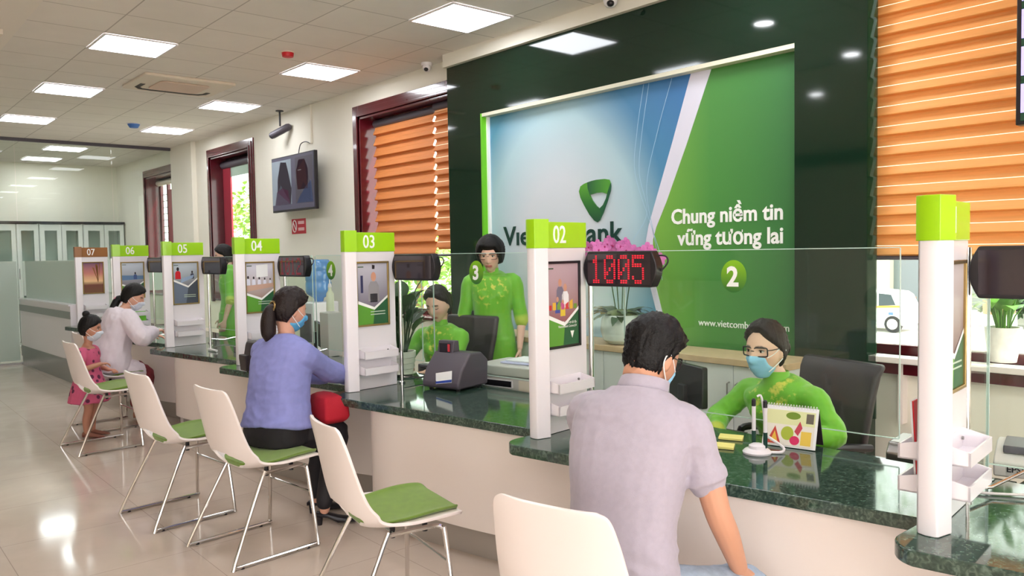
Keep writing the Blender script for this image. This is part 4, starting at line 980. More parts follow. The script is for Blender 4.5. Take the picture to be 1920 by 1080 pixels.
# digital rate board at the top right
t = thing('rate_board', 'dark hanging rate board with lavender cells at the top right corner', 'display board', (3.87, .5, 2.7))
box(3.86, 3.92, -.5, 1.185, 2.13, 3.35).build('casing', M['black'], t, bevel=.004)
for k in range(6):
    z1_ = 2.66 + .13 - k * .0 if False else 2.215 + .155 * k
    c = box(3.855, 3.861, -.48, 1.165, z1_ - .055 + .02, z1_ + .085).build('row_panel', emit('lavender_cell', (176, 170, 240), .7), t)
    text(('1', '1', '7', '1', '6', '2')[k], .075, 'numeral', M['black'], c, (3.8545, 1.095, z1_ + .0), RD, UP, ext=.0003)
    g_ = box(3.855, 3.861, -.48, 1.165, z1_ - .07, z1_ - .038).build('header_strip', mat('header_green', (24, 70, 48), .4), t)
    text('C', .026, 'numeral', M['signwhite'], g_, (3.8545, 1.09, z1_ - .063), RD, UP, ext=.0003)
# orchid on the worktop
t = thing('orchid', 'pink orchid in a glass bowl on the oak worktop behind sign 02', 'plant', (4.38, 3.87, .947))
oc = Vector((4.38, 3.87, .947))
MB().lathe([(.0, .002), (.09, .002), (.13, .03), (.15, .10), (.14, .18), (.125, .21), (.12, .21), (.135, .17), (.143, .10), (.12, .035), (0, .02)], oc, 28).build('bowl', mat('clear_bowl', (208, 220, 212), .15), t, smooth=True)
MB().ell(oc + Vector((0, 0, .20)), (.12, .12, .05), n=3).build('moss', mat('moss', (96, 110, 70), .95, bump=.6, bscale=60, vary=.3, vscale=30), t)
lf = MB(); rnd = random.Random(5)
for k in range(26):
    a = rnd.uniform(0, 2 * pi); leaf(lf, oc + Vector((cos(a) * .05, sin(a) * .05, .2)), (cos(a), sin(a), rnd.uniform(.2, 1.0)), rnd.uniform(.16, .30), .035, .5)
lf.build('foliage', M['leafd'], t, smooth=True)
lf = MB()
for k in range(16):
    a = rnd.uniform(pi * .3, pi * .75); leaf(lf, oc + Vector((cos(a) * .05, .06 + sin(a) * .05, .22)), (cos(a) - .2, sin(a), rnd.uniform(.2, .9)), rnd.uniform(.14, .24), .03, .6)
lf.build('foliage', mat('golden_leaf', (214, 190, 96), .5), t, smooth=True)
sm = MB(); fl = []
for q, (dy, top) in enumerate(((.20, 1.63), (.08, 1.66), (-.05, 1.65), (-.20, 1.60))):
    b0 = oc + Vector((0, dy * .2, .2)); pts = [b0, b0 + Vector((0, dy * .3, .3)), Vector((4.39, oc.y + dy * .7, top - .02)), Vector((4.36, oc.y + dy * 1.25, top + .01)), Vector((4.34, oc.y + dy * 1.9, top - .05))]
    sm.tube(pts, .004, 6, smooth=5)
    P, _ = spline(pts, [0] * 5, 6); fl += P[12:]
sm.build('stem', M['leafd'], t, smooth=True)
PK = mat('pink_petal', (226, 128, 196), .6, vary=.15, vscale=30); MG = mat('magenta_petal', (176, 40, 110), .6)
pt = MB(); cn = MB()
for p in fl:
    for _ in range(1):
        c = p + Vector((rnd.uniform(-.03, .03), rnd.uniform(-.03, .03), rnd.uniform(-.025, .03))); dr = Vector((-1, rnd.uniform(-.6, .4), rnd.uniform(-.3, .3))).normalized(); s1 = dr.cross(Vector((0, 0, 1))).normalized(); s2 = s1.cross(dr)
        for k in range(5):
            a = 2 * pi * k / 5 + .3; d = s1 * cos(a) + s2 * sin(a) + dr * .15
            w_ = dr.cross(d).normalized()
            o = len(pt.v); pt.v += [c + d * (.024 - .024 * cos(q * pi / 5)) + w_ * .020 * sin(q * pi / 5) * (1.25 if 3 < q < 7 else 1) for q in range(10)]; pt.f.append(tuple(range(o, o + 10)))
        cn.ell(c + dr * .008, (.008, .008, .008), n=1)
pt.build('petals', PK, t); cn.build('flower_centre', MG, t)
# window sill plants
potplant('potted_plant', 'leafy plant in a patterned white pot on the sill behind the right display', (4.80, 1.52, .99), [(.05, .0), (.065, .002), (.085, .12), (.09, .19), (.08, .19), (.078, .16)], 40, .19, .035, M['leaf'], .22, 11, .95, None, mat('patterned_pot', (236, 232, 224), .4, vary=.12, vscale=18), True, .35)
potplant('potted_plant', 'broad leaved plant on the sill hidden behind the white right-hand post', (4.86, 1.87, .99), [(.05, 0), (.06, .002), (.075, .15), (.068, .15), (.066, .13)], 7, .20, .055, mat('fresh_leaf', (140, 196, 40), .4), .22, 21, .5)
# ---------------------------------------------------------------- far white desk with frosted screen
t = thing('reception_desk', 'long white desk with grey bands by the glass partition at far left', 'desk', (2.5, 13, 0))
def dk(off, back, y0, z0, z1):
    e = -.12 / 2.73; X = lambda y: 2.42 + e * (y - 11.6) + off
    return MB().prism([(X(y0), y0), (X(14.33), 14.33), (X(14.33) + back, 14.33), (X(y0) + back, y0)], z1 - z0, lambda a, b, c: (a, b, z0 + c))
dk(0, .45, 11.6, .14, 1.01).build('body', M['white'], t, bevel=.004)
dk(-.01, .01, 11.6, .84, .935).build('band', M['steel'], t)
dk(.005, .4, 11.6, 0, .14).build('plinth', M['steel'], t)
dk(-.008, .008, 11.6, .14, .30).build('band', M['steel'], t)
dk(-.02, .49, 11.6, 1.01, 1.03).build('top', M['white'], t, bevel=.003)
dk(.09, .01, 11.62, 1.031, 1.60).build('frosted_screen', M['frost'], t)
# ---------------------------------------------------------------- the street outside
struct(box(-40, 40, -40, 40, -1.65, -1.5).build('ground_street', mat('pale_street', (196, 194, 188), .9, vary=.06)))
GZ = -1.5
t = thing('street_building', 'grey glazed shop front with cream columns across the street', 'building', (37, 8, GZ))
box(36, 40, -30, 9.5, GZ, 9).build('wall', mat('pale_render', (224, 214, 196), .8), t)
box(36.3, 40, 9.5, 26, GZ, 9).build('facade', mat('grey_glazing', (118, 126, 130), .3), t)
for y in (9.4, 12.9, 15.9, 20): box(35.9, 36.3, y, y + .6, GZ, 9).build('column', mat('cream_column', (232, 222, 202), .8), t)
for y in (11.0, 14.6, 18): box(36.2, 36.3, y, y + .08, GZ, 9).build('mullion', M['ltgrey'], t)
box(36.0, 40, 26, 70, GZ, 9).build('wall', mat('yellow_render', (226, 218, 190), .8), t)
# rear half of a white and orange taxi
CX, CY = 28.5, 12.15
t = thing('car', 'white hatchback taxi with an orange band parked outside the right window', 'car', (CX, CY + 1.7, GZ))
side = [(0, .25), (.0, .55), (.06, .92), (.24, 1.30), (.42, 1.42), (1.1, 1.48), (1.9, 1.46), (2.55, 1.05), (3.35, .90), (3.5, .6), (3.5, .25)]
MB().prism([(CY + a, GZ + b) for a, b in side], 1.5, lambda a, b, c: (CX + c, a, b)).build('body', mat('white_car_paint', (246, 246, 246), .2, coat=.6), t, bevel=.06, seg=3)
dkg = mat('car_glass', (60, 70, 78), .1)
MB().prism([(CY + a, GZ + b) for a, b in ((.26, .98), (.42, 1.34), (.85, 1.38), (.85, .93))], .02, lambda a, b, c: (CX - .015 + c, a, b)).build('side_window', dkg, t)
MB().prism([(CY + a, GZ + b) for a, b in ((.92, .92), (.92, 1.39), (1.85, 1.38), (2.3, 1.04), (2.3, .9))], .02, lambda a, b, c: (CX - .015 + c, a, b)).build('side_window', dkg, t)
MB().prism([(CY + a, GZ + b) for a, b in ((.10, .90), (.12, .97), (2.6, .84), (2.6, .77))], .02, lambda a, b, c: (CX - .017 + c, a, b)).build('stripe', mat('orange_paint', (240, 160, 60), .4), t)
box(CX - .017, CX, CY + .34, CY + .50, GZ + .62, GZ + .72).build('side_badge', mat('blue_badge', (90, 120, 200), .5), t)
for y in (CY + .36, CY + 2.75):
    w_ = MB().lathe([(.0, 0), (.19, 0), (.2, .02), (.29, .02), (.30, .04), (.30, .2), (0, .2)], (CX - .03, y, GZ + .30), 28, 'x').build('wheel', M['black'], t, smooth=True)
    MB().lathe([(0, -.012), (.04, -.012), (.05, 0), (.19, .0), (.19, .01), (0, .01)], (CX - .035, y, GZ + .30), 24, 'x').build('hub', M['ltgrey'], w_)
    for k in range(6):
        a = k * pi / 3; MB().tube([(CX - .038, y, GZ + .30), (CX - .038, y + .18 * cos(a), GZ + .30 + .18 * sin(a))], .022, 6).build('spoke', M['chrome'], w_)
QX, QY = 32.2, 13.25
t = thing('street_chair', 'orange wooden chair standing behind the taxi outside', 'chair', (QX, QY, GZ))
og = mat('orange_wood', (232, 150, 76), .5)
for y in (QY, QY + .42):
    box(QX, QX + .06, y, y + .06, GZ, GZ + 1.05).build('rear_leg', og, t); box(QX - .4, QX - .34, y, y + .06, GZ, GZ + .45).build('front_leg', og, t)
for z in (.6, .78, .97): box(QX + .01, QX + .05, QY, QY + .48, GZ + z, GZ + z + .07).build('back_rail', og, t)
box(QX - .42, QX + .06, QY - .02, QY + .5, GZ + .45, GZ + .49).build('seat', og, t)
t = thing('street_kerb', 'pale low planter wall across the street behind the taxi', 'kerb', (34, 5, GZ))
box(34.2, 34.6, -10, 13.0, GZ, GZ + .45).build('wall', mat('pale_kerb', (222, 218, 210), .8), t)
# trees
bark = mat('brown_bark', (176, 128, 96), .9, bump=.5, bscale=20, vary=.2)
lime_w = mat('whitewash', (240, 238, 232), .9)
def tree(x, y, z0, h, r, label, crown, n, seed, leafm, wash=True):
    rnd = random.Random(seed); t = thing('street_tree', label, 'tree', (x, y, z0), 'street trees')
    MB().tube([(x, y, z0), (x + .03, y, z0 + .5), (x - .02, y + .03, z0 + h * .6), (x, y, z0 + h)], [r * 1.15, r, r * .9, r * .6], 12, smooth=4).build('trunk', bark, t, smooth=True)
    if wash: MB().tube([(x, y, z0), (x + .03, y, z0 + .5), (x + .015, y + .01, z0 + 1.7)], [r * 1.19, r * 1.07, r * 1.04], 12, smooth=4).build('whitewash', lime_w, t, smooth=True)
    lf = MB()
    for k in range(n):
        d = Vector((rnd.gauss(0, 1), rnd.gauss(0, 1), rnd.gauss(0, 1))).normalized() * rnd.uniform(.35, 1) ** .6
        p = Vector((x + d.x * crown[0], y + d.y * crown[1], z0 + crown[3] + d.z * crown[2]))
        leaf(lf, p, (rnd.uniform(-1, 1), rnd.uniform(-1, 1), rnd.uniform(-.6, .6)), rnd.uniform(.14, .26), rnd.uniform(.05, .09), .3, .2, 3)
    lf.build('foliage', leafm, t)
    return t
tree(17.8, 5.7, GZ, 6.0, .30, 'brown tree trunk with whitewashed foot outside the right window', (2.6, 2.6, 1.6, 6.8), 700, 1, M['leaf'])
lm = mat('pale_green_leaf', (150, 186, 84), .5, vary=.2, vscale=3)  # pale green foliage with random variation in tone
tree(8.6, 20.4, GZ, 3.4, .12, 'bushy green tree outside the far red window', (1.5, 2.8, 2.0, 3.1), 2900, 2, lm, False)
tree(9.0, 13.2, GZ, 2.8, .10, 'leafy tree outside the window left of the feature wall', (1.5, 2.4, 1.1, 2.6), 1800, 3, lm, False)
def bush(x, y, r, label, seed):
    rnd = random.Random(seed); t = thing('street_bush', label, 'bush', (x, y, GZ), 'street bushes'); lf = MB()
    for k in range(600):
        d = Vector((rnd.gauss(0, 1), rnd.gauss(0, 1), rnd.gauss(0, 1))).normalized() * rnd.uniform(.4, 1)
        leaf(lf, Vector((x + d.x * r, y + d.y * r, GZ + .5 + abs(d.z) * r * .7)), (rnd.uniform(-1, 1), rnd.uniform(-1, 1), rnd.uniform(-.3, .8)), .26, .09, .3, .2, 3)
    MB().tube([(x, y, GZ), (x, y, GZ + .7)], .05, 6).build('stem', bark, t)
    lf.build('foliage', M['leafd'], t)
bush(33, 10.2, 1.0, 'dark green bush across the street right of the tree trunk', 7)
bush(33, 7.8, 1.1, 'dark green bush across the street at the right edge', 8)
# ---------------------------------------------------------------- people
SKIN = mat('skin', (214, 160, 134), .5, attr='tone', bump=.03, bscale=300)
HAIRM = mat('black_hair', (14, 11, 12), .5, bump=.35, bscale=160, spec=.3)
HAIRB = mat('dark_brown_hair', (30, 19, 18), .48, bump=.35, bscale=160, spec=.32)
MASKB = mat('blue_face_mask', (150, 208, 240), .8, bump=.1, bscale=300)
MASKW = mat('pale_face_mask', (206, 212, 226), .8)
EYEW = mat('eye_white', (236, 232, 230), .25); IRIS = mat('dark_iris', (28, 18, 16), .15)
def sm(a, b, x):
    t = max(0, min(1, (x - a) / (b - a))); return t * t * (3 - 2 * t)
def gs(x, s): return exp(-(x / s) ** 2)
def head_pt(d, fem=True):
    """point of the head surface in head space (x across, y forward, z up), metres"""
    x, y, z = .074 * d.x, .092 * d.y, .116 * d.z
    dz = d.z
    if dz < 0:
        t = sm(0, -1, dz); x *= 1 - (.40 if fem else .32) * t ** 1.2
        if y < 0: y *= 1 - .50 * t
        else: y = y * (1 - .10 * t) + .016 * t
    else: y *= 1 + .03 * sm(0, .6, dz); x *= 1 + .03 * gs(dz - .45, .4)
    if d.y > 0:                                     # face relief
        fy = sm(.05, .5, d.y)
        nose = gs(x, .0105 + .004 * sm(.01, -.03, z)) * (sm(.036, -.018, z) * sm(-.042, -.028, z)) * .021
        eyes = -.0085 * (gs(x - .031, .014) + gs(x + .031, .014)) * gs(z - .012, .011)
        brow = .0035 * gs(abs(x) - .028, .022) * gs(z - .03, .008)
        lips = .0065 * gs(x, .021) * (gs(z + .053, .0055) + gs(z + .065, .006))
        chin = .007 * gs(x, .02) * gs(z + .095, .016)
        cheek = .004 * gs(abs(x) - .042, .018) * gs(z + .018, .02)
        y += fy * (nose + eyes + brow + lips + chin + cheek)
    return Vector((x, y, z))
_ico = bmesh.new(); bmesh.ops.create_icosphere(_ico, subdivisions=5, radius=1); _ico.verts.index_update()
ICO_V = [v.co.normalized() for v in _ico.verts]; ICO_F = [tuple(v.index for v in f.verts) for f in _ico.faces]; _ico.free()
def frame(f, up=(0, 0, 1)):
    f = Vector(f).normalized(); r = f.cross(Vector(up)).normalized(); u = r.cross(f)
    return Matrix((( r.x, f.x, u.x), (r.y, f.y, u.y), (r.z, f.z, u.z)))
class Head:
    def __init__(s, c, f, k=1.0, fem=True, tilt=0.0, up=(0, 0, 1)):
        """c centre, f facing; tilt leans the head sideways (radians)"""
        R_ = frame(f, up) @ Matrix.Rotation(tilt, 3, 'Y')
        s.R = R_; s.k = k; s.c = Vector(c); s.fem = fem
        s.M = Matrix.Translation(s.c) @ (R_ * k).to_4x4()
        s.inv = s.M.inverted()
    def w(s, p): return s.M @ Vector(p)
    def add(s, mb):
        mb.add([s.w(head_pt(d, s.fem)) for d in ICO_V], ICO_F)
        for q in (-1, 1):
            Er = s.R @ Matrix.Rotation(q * radians(-22), 3, 'Z')
            mb.ell(s.w((q * .0745, -.008, -.002)), (.007 * s.k, .018 * s.k, .030 * s.k), Er, 2)
            mb.ell(s.w((q * .071, .0, -.022)), (.007 * s.k, .009 * s.k, .012 * s.k), Er, 2)
    def hair(s, m, line, th, parent, name='hair', rough=.004, top=None, freq=34, back=-1.0):
        """scalp shell: grows wherever the elevation is above the hairline line(azimuth), dips under the skin elsewhere"""
        vs = []
        for d in ICO_V:
            p = head_pt(d, s.fem); az = abs(math.degrees(atan2(d.x, d.y))); el = math.degrees(math.asin(max(-1, min(1, d.z))))
            g = el - line(az, d.x)
            k = sm(-7, 9, g)
            t_ = th(az, el) if callable(th) else th
            n = Vector((d.x / .074, d.y / .092, d.z / .116)).normalized()
            a = atan2(d.x, d.y)
            st = rough * (noise.noise(Vector((a * freq * .35, el * .02, 3))) + .8 * noise.noise(Vector((a * freq, el * .04, 9))) + .15 * noise.noise(Vector((d.x * 14, d.y * 14, d.z * 14))))
            vs.append(s.w(p + n * (-.012 + k * (t_ + .012 + st * k))))
        o = MB().add(vs, ICO_F).build(name, m, parent, smooth=True, sharp=180)
        return o
    def mask(s, m, parent, loops=True, loopm=None):
        vs = []
        for d in ICO_V:
            p = head_pt(d, s.fem)
            x, z = p.x, p.z
            k = sm(.0, .012, .056 - abs(x) * (1 + .1 * 0)) * sm(-.122, -.106, z) * sm(.004 - .012 * abs(x) / .05, -.008 - .012 * abs(x) / .05, z) if d.y > -.05 else 0
            n = Vector((d.x, d.y * 1.2, d.z * .6)).normalized()
            pl = .0012 * sin(z * 420) * gs(z + .055, .035)
            bulge = .011 * gs(x, .03) * gs(z + .05, .04)
            q = p + n * (-.014 + k * (.019 + pl + bulge))
            vs.append(s.w(q))
        o = MB().add(vs, ICO_F).build('face_mask', m, parent, smooth=True, sharp=180)
        if loops:
            for q in (-1, 1):
                lp = MB()
                pts = [(q * .053, .068, -.016), (q * .066, .040, -.004), (q * .077, .004, .018), (q * .080, -.022, .014), (q * .079, -.026, -.012), (q * .073, -.006, -.034), (q * .062, .028, -.058), (q * .050, .058, -.078)]
                lp.tube([s.w(p) for p in pts], .0022 * s.k, 6, smooth=4)
                lp.build('ear_loop', loopm or M['paper'], o, smooth=True)
        return o
    def glasses(s, parent, m=None):
        g = MB(); hw, hh = .027, .019
        for q in (-1, 1):
            c = Vector((q * .0335, .094, .010))
            pts = [c + Vector((a, -.25 * abs(q * .0335 + a) ** 2 / .06 * 1.0 - .004, b)) for a, b in rrect(-hw, hw, -hh, hh, .008, 3)]
            g.tube([s.w(p) for p in pts], .0029 * s.k, 6, closed=True)
            g.tube([s.w(p) for p in ((q * .060, .078, .018), (q * .073, .062, .018), (q * .078, .0, .016), (q * .079, -.02, .006))], .002 * s.k, 6)
        g.tube([s.w(p) for p in ((-.008, .094, .014), (0, .099, .016), (.008, .094, .014))], .002 * s.k, 6)
        return g.build('glasses', m or M['black'], parent, smooth=True)
    def eyes(s, parent, open_=True):
        for q in (-1, 1):
            if open_:
                e = MB().ell(s.w((q * .031, .0735, .011)), (.0125 * s.k, .0085 * s.k, .0055 * s.k), s.R, 2).build('eye', EYEW, parent, smooth=True)
                MB().ell(s.w((q * .031, .0795, .011)), (.0055 * s.k, .0035 * s.k, .0052 * s.k), s.R, 2).build('iris', IRIS, e, smooth=True)
            l = MB().tube([s.w(p) for p in ((q * .017, .080, .010 if not open_ else .0125), (q * .031, .0835, .006 if not open_ else .018), (q * .045, .075, .009 if not open_ else .0135))], [.0012 * s.k, .0022 * s.k, .0012 * s.k], 6, smooth=3)
            l.build('eyelash', IRIS, parent, smooth=True)
    def tone(s, base):
        b = Vector(base[:3]); lip = Vector(lin((196, 104, 100))[:3]); br = Vector(lin((52, 36, 34))[:3]); bl = Vector(lin((222, 146, 130))[:3])
        def f(co):
            p = s.inv @ co
            if p.length > .16 or p.y < .03: return b
            c = b.lerp(bl, .5 * gs(abs(p.x) - .04, .018) * gs(p.z + .02, .02))
            c = c.lerp(lip, .95 * sm(.026, .019, abs(p.x)) * sm(.011, .007, abs(p.z + .059 - .004 * gs(p.x, .01))))
            c = c.lerp(br, .9 * sm(.047, .042, abs(p.x)) * sm(.010, .015, abs(p.x)) * sm(.0055, .0035, abs(p.z - .031 + .25 * max(0, abs(p.x) - .034))))
            return c
        return f
def hand(mb, wrist, d, n, thumb, k=1.0, curl=.5, spread=.16):
    """palm, four separate bent fingers and a thumb leaving the side of the palm; d = finger direction, n = way the palm faces"""
    d = Vector(d).normalized(); n = Vector(n); n = (n - d * n.dot(d)).normalized(); t = d.cross(n).normalized()
    if t.dot(Vector(thumb)) < 0: t = -t
    w = Vector(wrist)
    rs = []
    for a, hw, ht in ((-.012, .024, .019), (.01, .028, .018), (.04, .037, .016), (.072, .041, .014), (.088, .038, .011)):
        c = w + d * a * k
        rs.append([c + (t * cos(q * pi / 6) * hw + n * sin(q * pi / 6) * ht) * k for q in range(12)])
    mb.rings(rs)
    for i, (off, L) in enumerate(((.029, .066), (.010, .075), (-.010, .070), (-.029, .054))):
        dd = (d + t * off / .03 * spread).normalized(); p = w + (d * .078 + t * off) * k; pts = [p - dd * .012 * k, p]
        a = 0
        for s_, q in ((.45, .7), (.32, 1.0), (.23, .7)):
            a += curl * q * (1 + .12 * i); p = p + (dd * cos(a) + n * sin(a)) * L * s_ * k; pts.append(p)
        mb.tube(pts, [.0098 * k, .0098 * k, .0092 * k, .0086 * k, .0074 * k], 8, round_cap=True)
    p = w + (d * .022 + t * .026) * k; dd = (d * .62 + t * .70 + n * .30).normalized(); d2 = (d * .88 + t * .25 + n * .38).normalized()
    mb.tube([p - dd * .01 * k, p + dd * .022 * k, p + (dd * .044) * k, p + (dd * .044 + d2 * .034) * k], [.015 * k, .0135 * k, .0108 * k, .0088 * k], 8, round_cap=True)
def rings_torso(mb, spine, e=2.4, grow=0.0, seg=24):
    """spine: (centre, right, half width, half depth); sections are rounded rectangles"""
    rs = []
    n = len(spine)
    for i, (c, r, hw, hd) in enumerate(spine):
        c = Vector(c); r = Vector(r).normalized()
        ax = (Vector(spine[min(i + 1, n - 1)][0]) - Vector(spine[max(i - 1, 0)][0])).normalized(); f = ax.cross(r).normalized(); r2 = f.cross(ax).normalized()
        if r2.dot(r) < 0: r2 = -r2
        ring = []
        for q in range(seg):
            a = 2 * pi * q / seg; ca, sa = cos(a), sin(a)
            ring.append(c + r2 * (hw + grow) * (abs(ca) ** (2 / e)) * (1 if ca >= 0 else -1) + f * (hd + grow) * (abs(sa) ** (2 / e)) * (1 if sa >= 0 else -1))
        rs.append(ring)
    return mb.rings(rs)
def interp_spine(spine, k=3):
    P, A = spline([Vector(s[0]) for s in spine], [s[2] for s in spine], k); _, B = spline([Vector(s[0]) for s in spine], [s[3] for s in spine], k)
    Rr, _ = spline([Vector(s[1]) for s in spine], [1] * len(spine), k)
    return [(p, r, a, b) for p, r, a, b in zip(P, Rr, A, B)]
def cloth(me, amp=.004, f=14.0, seed=0, stretch=(1, 1, 1), zfun=None):
    n = len(me.vertices); co = [0] * (3 * n); me.vertices.foreach_get('co', co); no = [0] * (3 * n); me.vertex_normals.foreach_get('vector', no)
    for i in range(n):
        p = Vector(co[3 * i:3 * i + 3]); q = Vector((p.x * stretch[0], p.y * stretch[1], p.z * stretch[2])) * f + Vector((seed * 7.1, seed * 3.3, 0))
        wv = noise.noise(q * .45) * 1.3 + (1 - abs(noise.noise(q)) * 2.2) * .6 + noise.noise(q * 2.3) * .25
        a = amp * (zfun(p) if zfun else 1)
        for j in range(3): co[3 * i + j] += no[3 * i + j] * wv * a
    me.vertices.foreach_set('co', co); me.update()
def paint(me, name, fn):
    at_ = me.color_attributes.new(name, 'FLOAT_COLOR', 'POINT'); buf = []
    for v in me.vertices: c = fn(v.co); buf += [c[0], c[1], c[2], 1]
    at_.data.foreach_set('color', buf)
def link(name, me, m, parent=None, loc=None):
    b = Vector(loc) if loc is not None else Vector()
    q = parent
    while q: b += q.matrix_basis.translation; q = q.parent
    me.transform(Matrix.Translation(-b)); me.materials.clear(); me.materials.append(m); me.name = name
    o = bpy.data.objects.new(name, me); COL.objects.link(o)
    if loc is not None: o.location = loc
    if parent: o.parent = parent
    return o
def body_obj(mb, head, tone, loc, label, voxel=.006, it=2):
    me = bake(mb, voxel, it); paint(me, 'tone', head.tone(lin(tone)))
    return tag(link('person', me, SKIN, None, loc), label, 'person')
def limb(mb, pts, r, grow=0, seg=14, k=4): return mb.tube(pts, [a + grow for a in r], seg, smooth=k, round_cap=True)
def shoe(parent, heel, d, m, k=1.0, h=.03, name='shoe'):
    """low shoe: sole outline lofted up to a throat; heel point on the floor, d = toe direction"""
    d = Vector(d).normalized(); s_ = Vector((-d.y, d.x, 0)); b = Vector(heel); rs = []
    for t_, hw, z0, z1 in ((-.02, .012, h, .07), (.0, .03, h, .085), (.06, .034, h * .8, .075), (.12, .040, .006, .055), (.18, .042, .004, .042), (.225, .030, .006, .030), (.24, .010, .010, .018)):
        c = b + d * t_ * k
        rs.append([c + s_ * hw * k * cos(q * pi / 5) + Vector((0, 0, ((z0 + z1) / 2 + (z1 - z0) / 2 * sin(q * pi / 5)) * k)) for q in range(10)])
    mb = MB().rings(rs)
    if h > .02: mb.tube([b + Vector((0, 0, h * 1.1)) + d * .012, b + Vector((0, 0, .0)) + d * .012], [.022 * k, .016 * k], 8)
    return mb.build(name, m, parent, smooth=True, sharp=60)
def polar(c, r, a): return Vector(c) + Vector((r * cos(a), r * sin(a), 0))

# ---- the man in the grey polo shirt, seen from behind
def man_grey():
    F = Vector((.966, .26, 0)); Rr = Vector((.26, -.966, 0))
    hd = Head((2.147, 1.764, 1.258), (.93, -.02, -.40), 1.10, False, tilt=.05)
    sp = interp_spine([((1.93, 1.715, .52), Rr, .175, .115), ((1.925, 1.715, .62), Rr, .172, .118), ((1.945, 1.72, .76), Rr, .168, .112), ((1.985, 1.732, .92), Rr, .192, .122), ((2.035, 1.745, 1.04), Rr, .205, .118), ((2.065, 1.748, 1.11), Rr, .165, .092), ((2.08, 1.752, 1.158), Rr, .088, .072), ((2.10, 1.755, 1.195), Rr, .064, .062)])
    shR, shL = Vector((2.105, 1.575, 1.050)), Vector((2.01, 1.935, 1.065))
    elR, wrR = Vector((2.145, 1.495, .79)), Vector((2.275, 1.50, .565))
    elL, wrL = Vector((2.16, 2.06, .86)), Vector((2.40, 1.97, .805))
    kR, aR = Vector((2.37, 1.50, .465)), Vector((2.27, 1.47, .09)); kL, aL = Vector((2.31, 1.95, .50)), Vector((2.24, 1.95, .09))
    hR, hL = Vector((1.97, 1.62, .53)), Vector((1.93, 1.82, .53))
    b = MB(); rings_torso(b, sp, grow=-.018)
    limb(b, [(2.07, 1.75, 1.13), (2.10, 1.752, 1.19), hd.w((0, -.02, -.06))], [.066, .062, .064], k=3)
    hd.add(b)
    armR = [shR, (shR + elR) / 2 + Vector((.0, -.012, 0)), elR, elR * .62 + wrR * .38 + Vector((-.006, -.008, 0)), wrR]; rA = [.054, .049, .043, .041, .029]
    armL = [shL, (shL + elL) / 2, elL, elL * .62 + wrL * .38, wrL]
    limb(b, armR, rA); limb(b, armL, rA)
    hand(b, wrR + Vector((.008, .0, -.012)), (.88, .10, -.42), (-.2, .1, -1), (0, 1, 0), 1.04, .22, .2)
    hand(b, wrL + Vector((.012, -.004, -.003)), (.93, -.34, -.06), (0, 0, -1), (0, -1, 0), 1.04, .15)
    for h_, k_, a_ in ((hR, kR, aR), (hL, kL, aL)): limb(b, [h_, (h_ + k_) / 2, k_, (k_ + a_) / 2 + Vector((-.03, 0, 0)), a_], [.078, .068, .052, .046, .034])
    o = body_obj(b, hd, (204, 150, 122), (1.93, 1.715, .5), 'person in a light grey polo shirt with black hair, back to the camera', .0052)
    # polo shirt
    s = MB(); sp2 = [(c, r, w_ + .012 + .012 * sm(.75, .55, c.z), d_ + .014) for c, r, w_, d_ in sp if c.z > .545 and c.z < 1.165]
    rings_torso(s, sp2, 2.3)
    for sh, el, q in ((shR, elR, -1), (shL, elL, 1)):
        mid = sh + (el - sh) * .60
        limb(s, [sh - Rr * (-q) * 0 + (Vector((2.06, 1.75, 1.09)) - sh) * .45, sh, sh + (el - sh) * .35, mid], [.075, .073, .067, .068], k=4)
        s.tube([mid - (el - sh).normalized() * .02, mid + (el - sh).normalized() * .012], [.0715, .0705], 18)
    me = bake(s, .006, 3)
    fold = lambda p: .35 + .9 * gs(p.z - .62, .10) + .5 * gs((p - Vector((2.1, 1.60, .98))).length, .12)
    cloth(me, .0065, 12, 1, (1, 1, 1.6), fold)
    P_ = mat('grey_pique', (172, 164, 178), .85, vary=.035, vscale=55, bump=.12, bscale=420, sheen=.2)
    sh_ = link('polo_shirt', me, P_, o)
    rs = []
    for z, k in ((0, 1.0), (.022, 1.02), (.045, .98), (.05, .94), (.02, .92)):
        c0 = Vector((2.078 + z * .55, 1.752, 1.142 + z)); rs.append([c0 + Rr * .086 * k * cos(a * pi / 12) + (F * .074 + Vector((0, 0, -.030))) * k * sin(a * pi / 12) for a in range(24)])
    MB().rings(rs, False).build('collar', P_, sh_, smooth=True).modifiers.new('s', 'SOLIDIFY').thickness = .006
    # jeans
    j = MB(); rings_torso(j, [(c, r, w_ + .006, d_ + .008) for c, r, w_, d_ in sp if c.z < .64], 2.3)
    for h_, k_, a_ in ((hR, kR, aR), (hL, kL, aL)): limb(j, [h_, (h_ + k_) / 2, k_, (k_ + a_) / 2 + Vector((-.03, 0, 0)), a_], [.090, .080, .064, .056, .050])
    me = bake(j, .008, 3); cloth(me, .004, 16, 3)
    link('jeans', me, mat('light_blue_denim', (156, 170, 188), .85, vary=.12, vscale=40, bump=.15, bscale=350), o)
    shoe(o, (2.22, 1.47, .0), (1, -.1, 0), M['black'], 1.05, .018); shoe(o, (2.19, 1.95, .0), (1, .1, 0), M['black'], 1.05, .018)
    hd.hair(HAIRM, lambda az, x: 36 if az < 25 else (36 - (az - 25) * .42 if az < 75 else (12 - (az - 75) * 1.35 if az < 100 else -30 - (az - 100) * .06)), lambda az, el: .005 + .026 * sm(0, 42, el), o, rough=.009, freq=70)
    hd.mask(MASKB, o); hd.glasses(o)
    return o
man_grey()

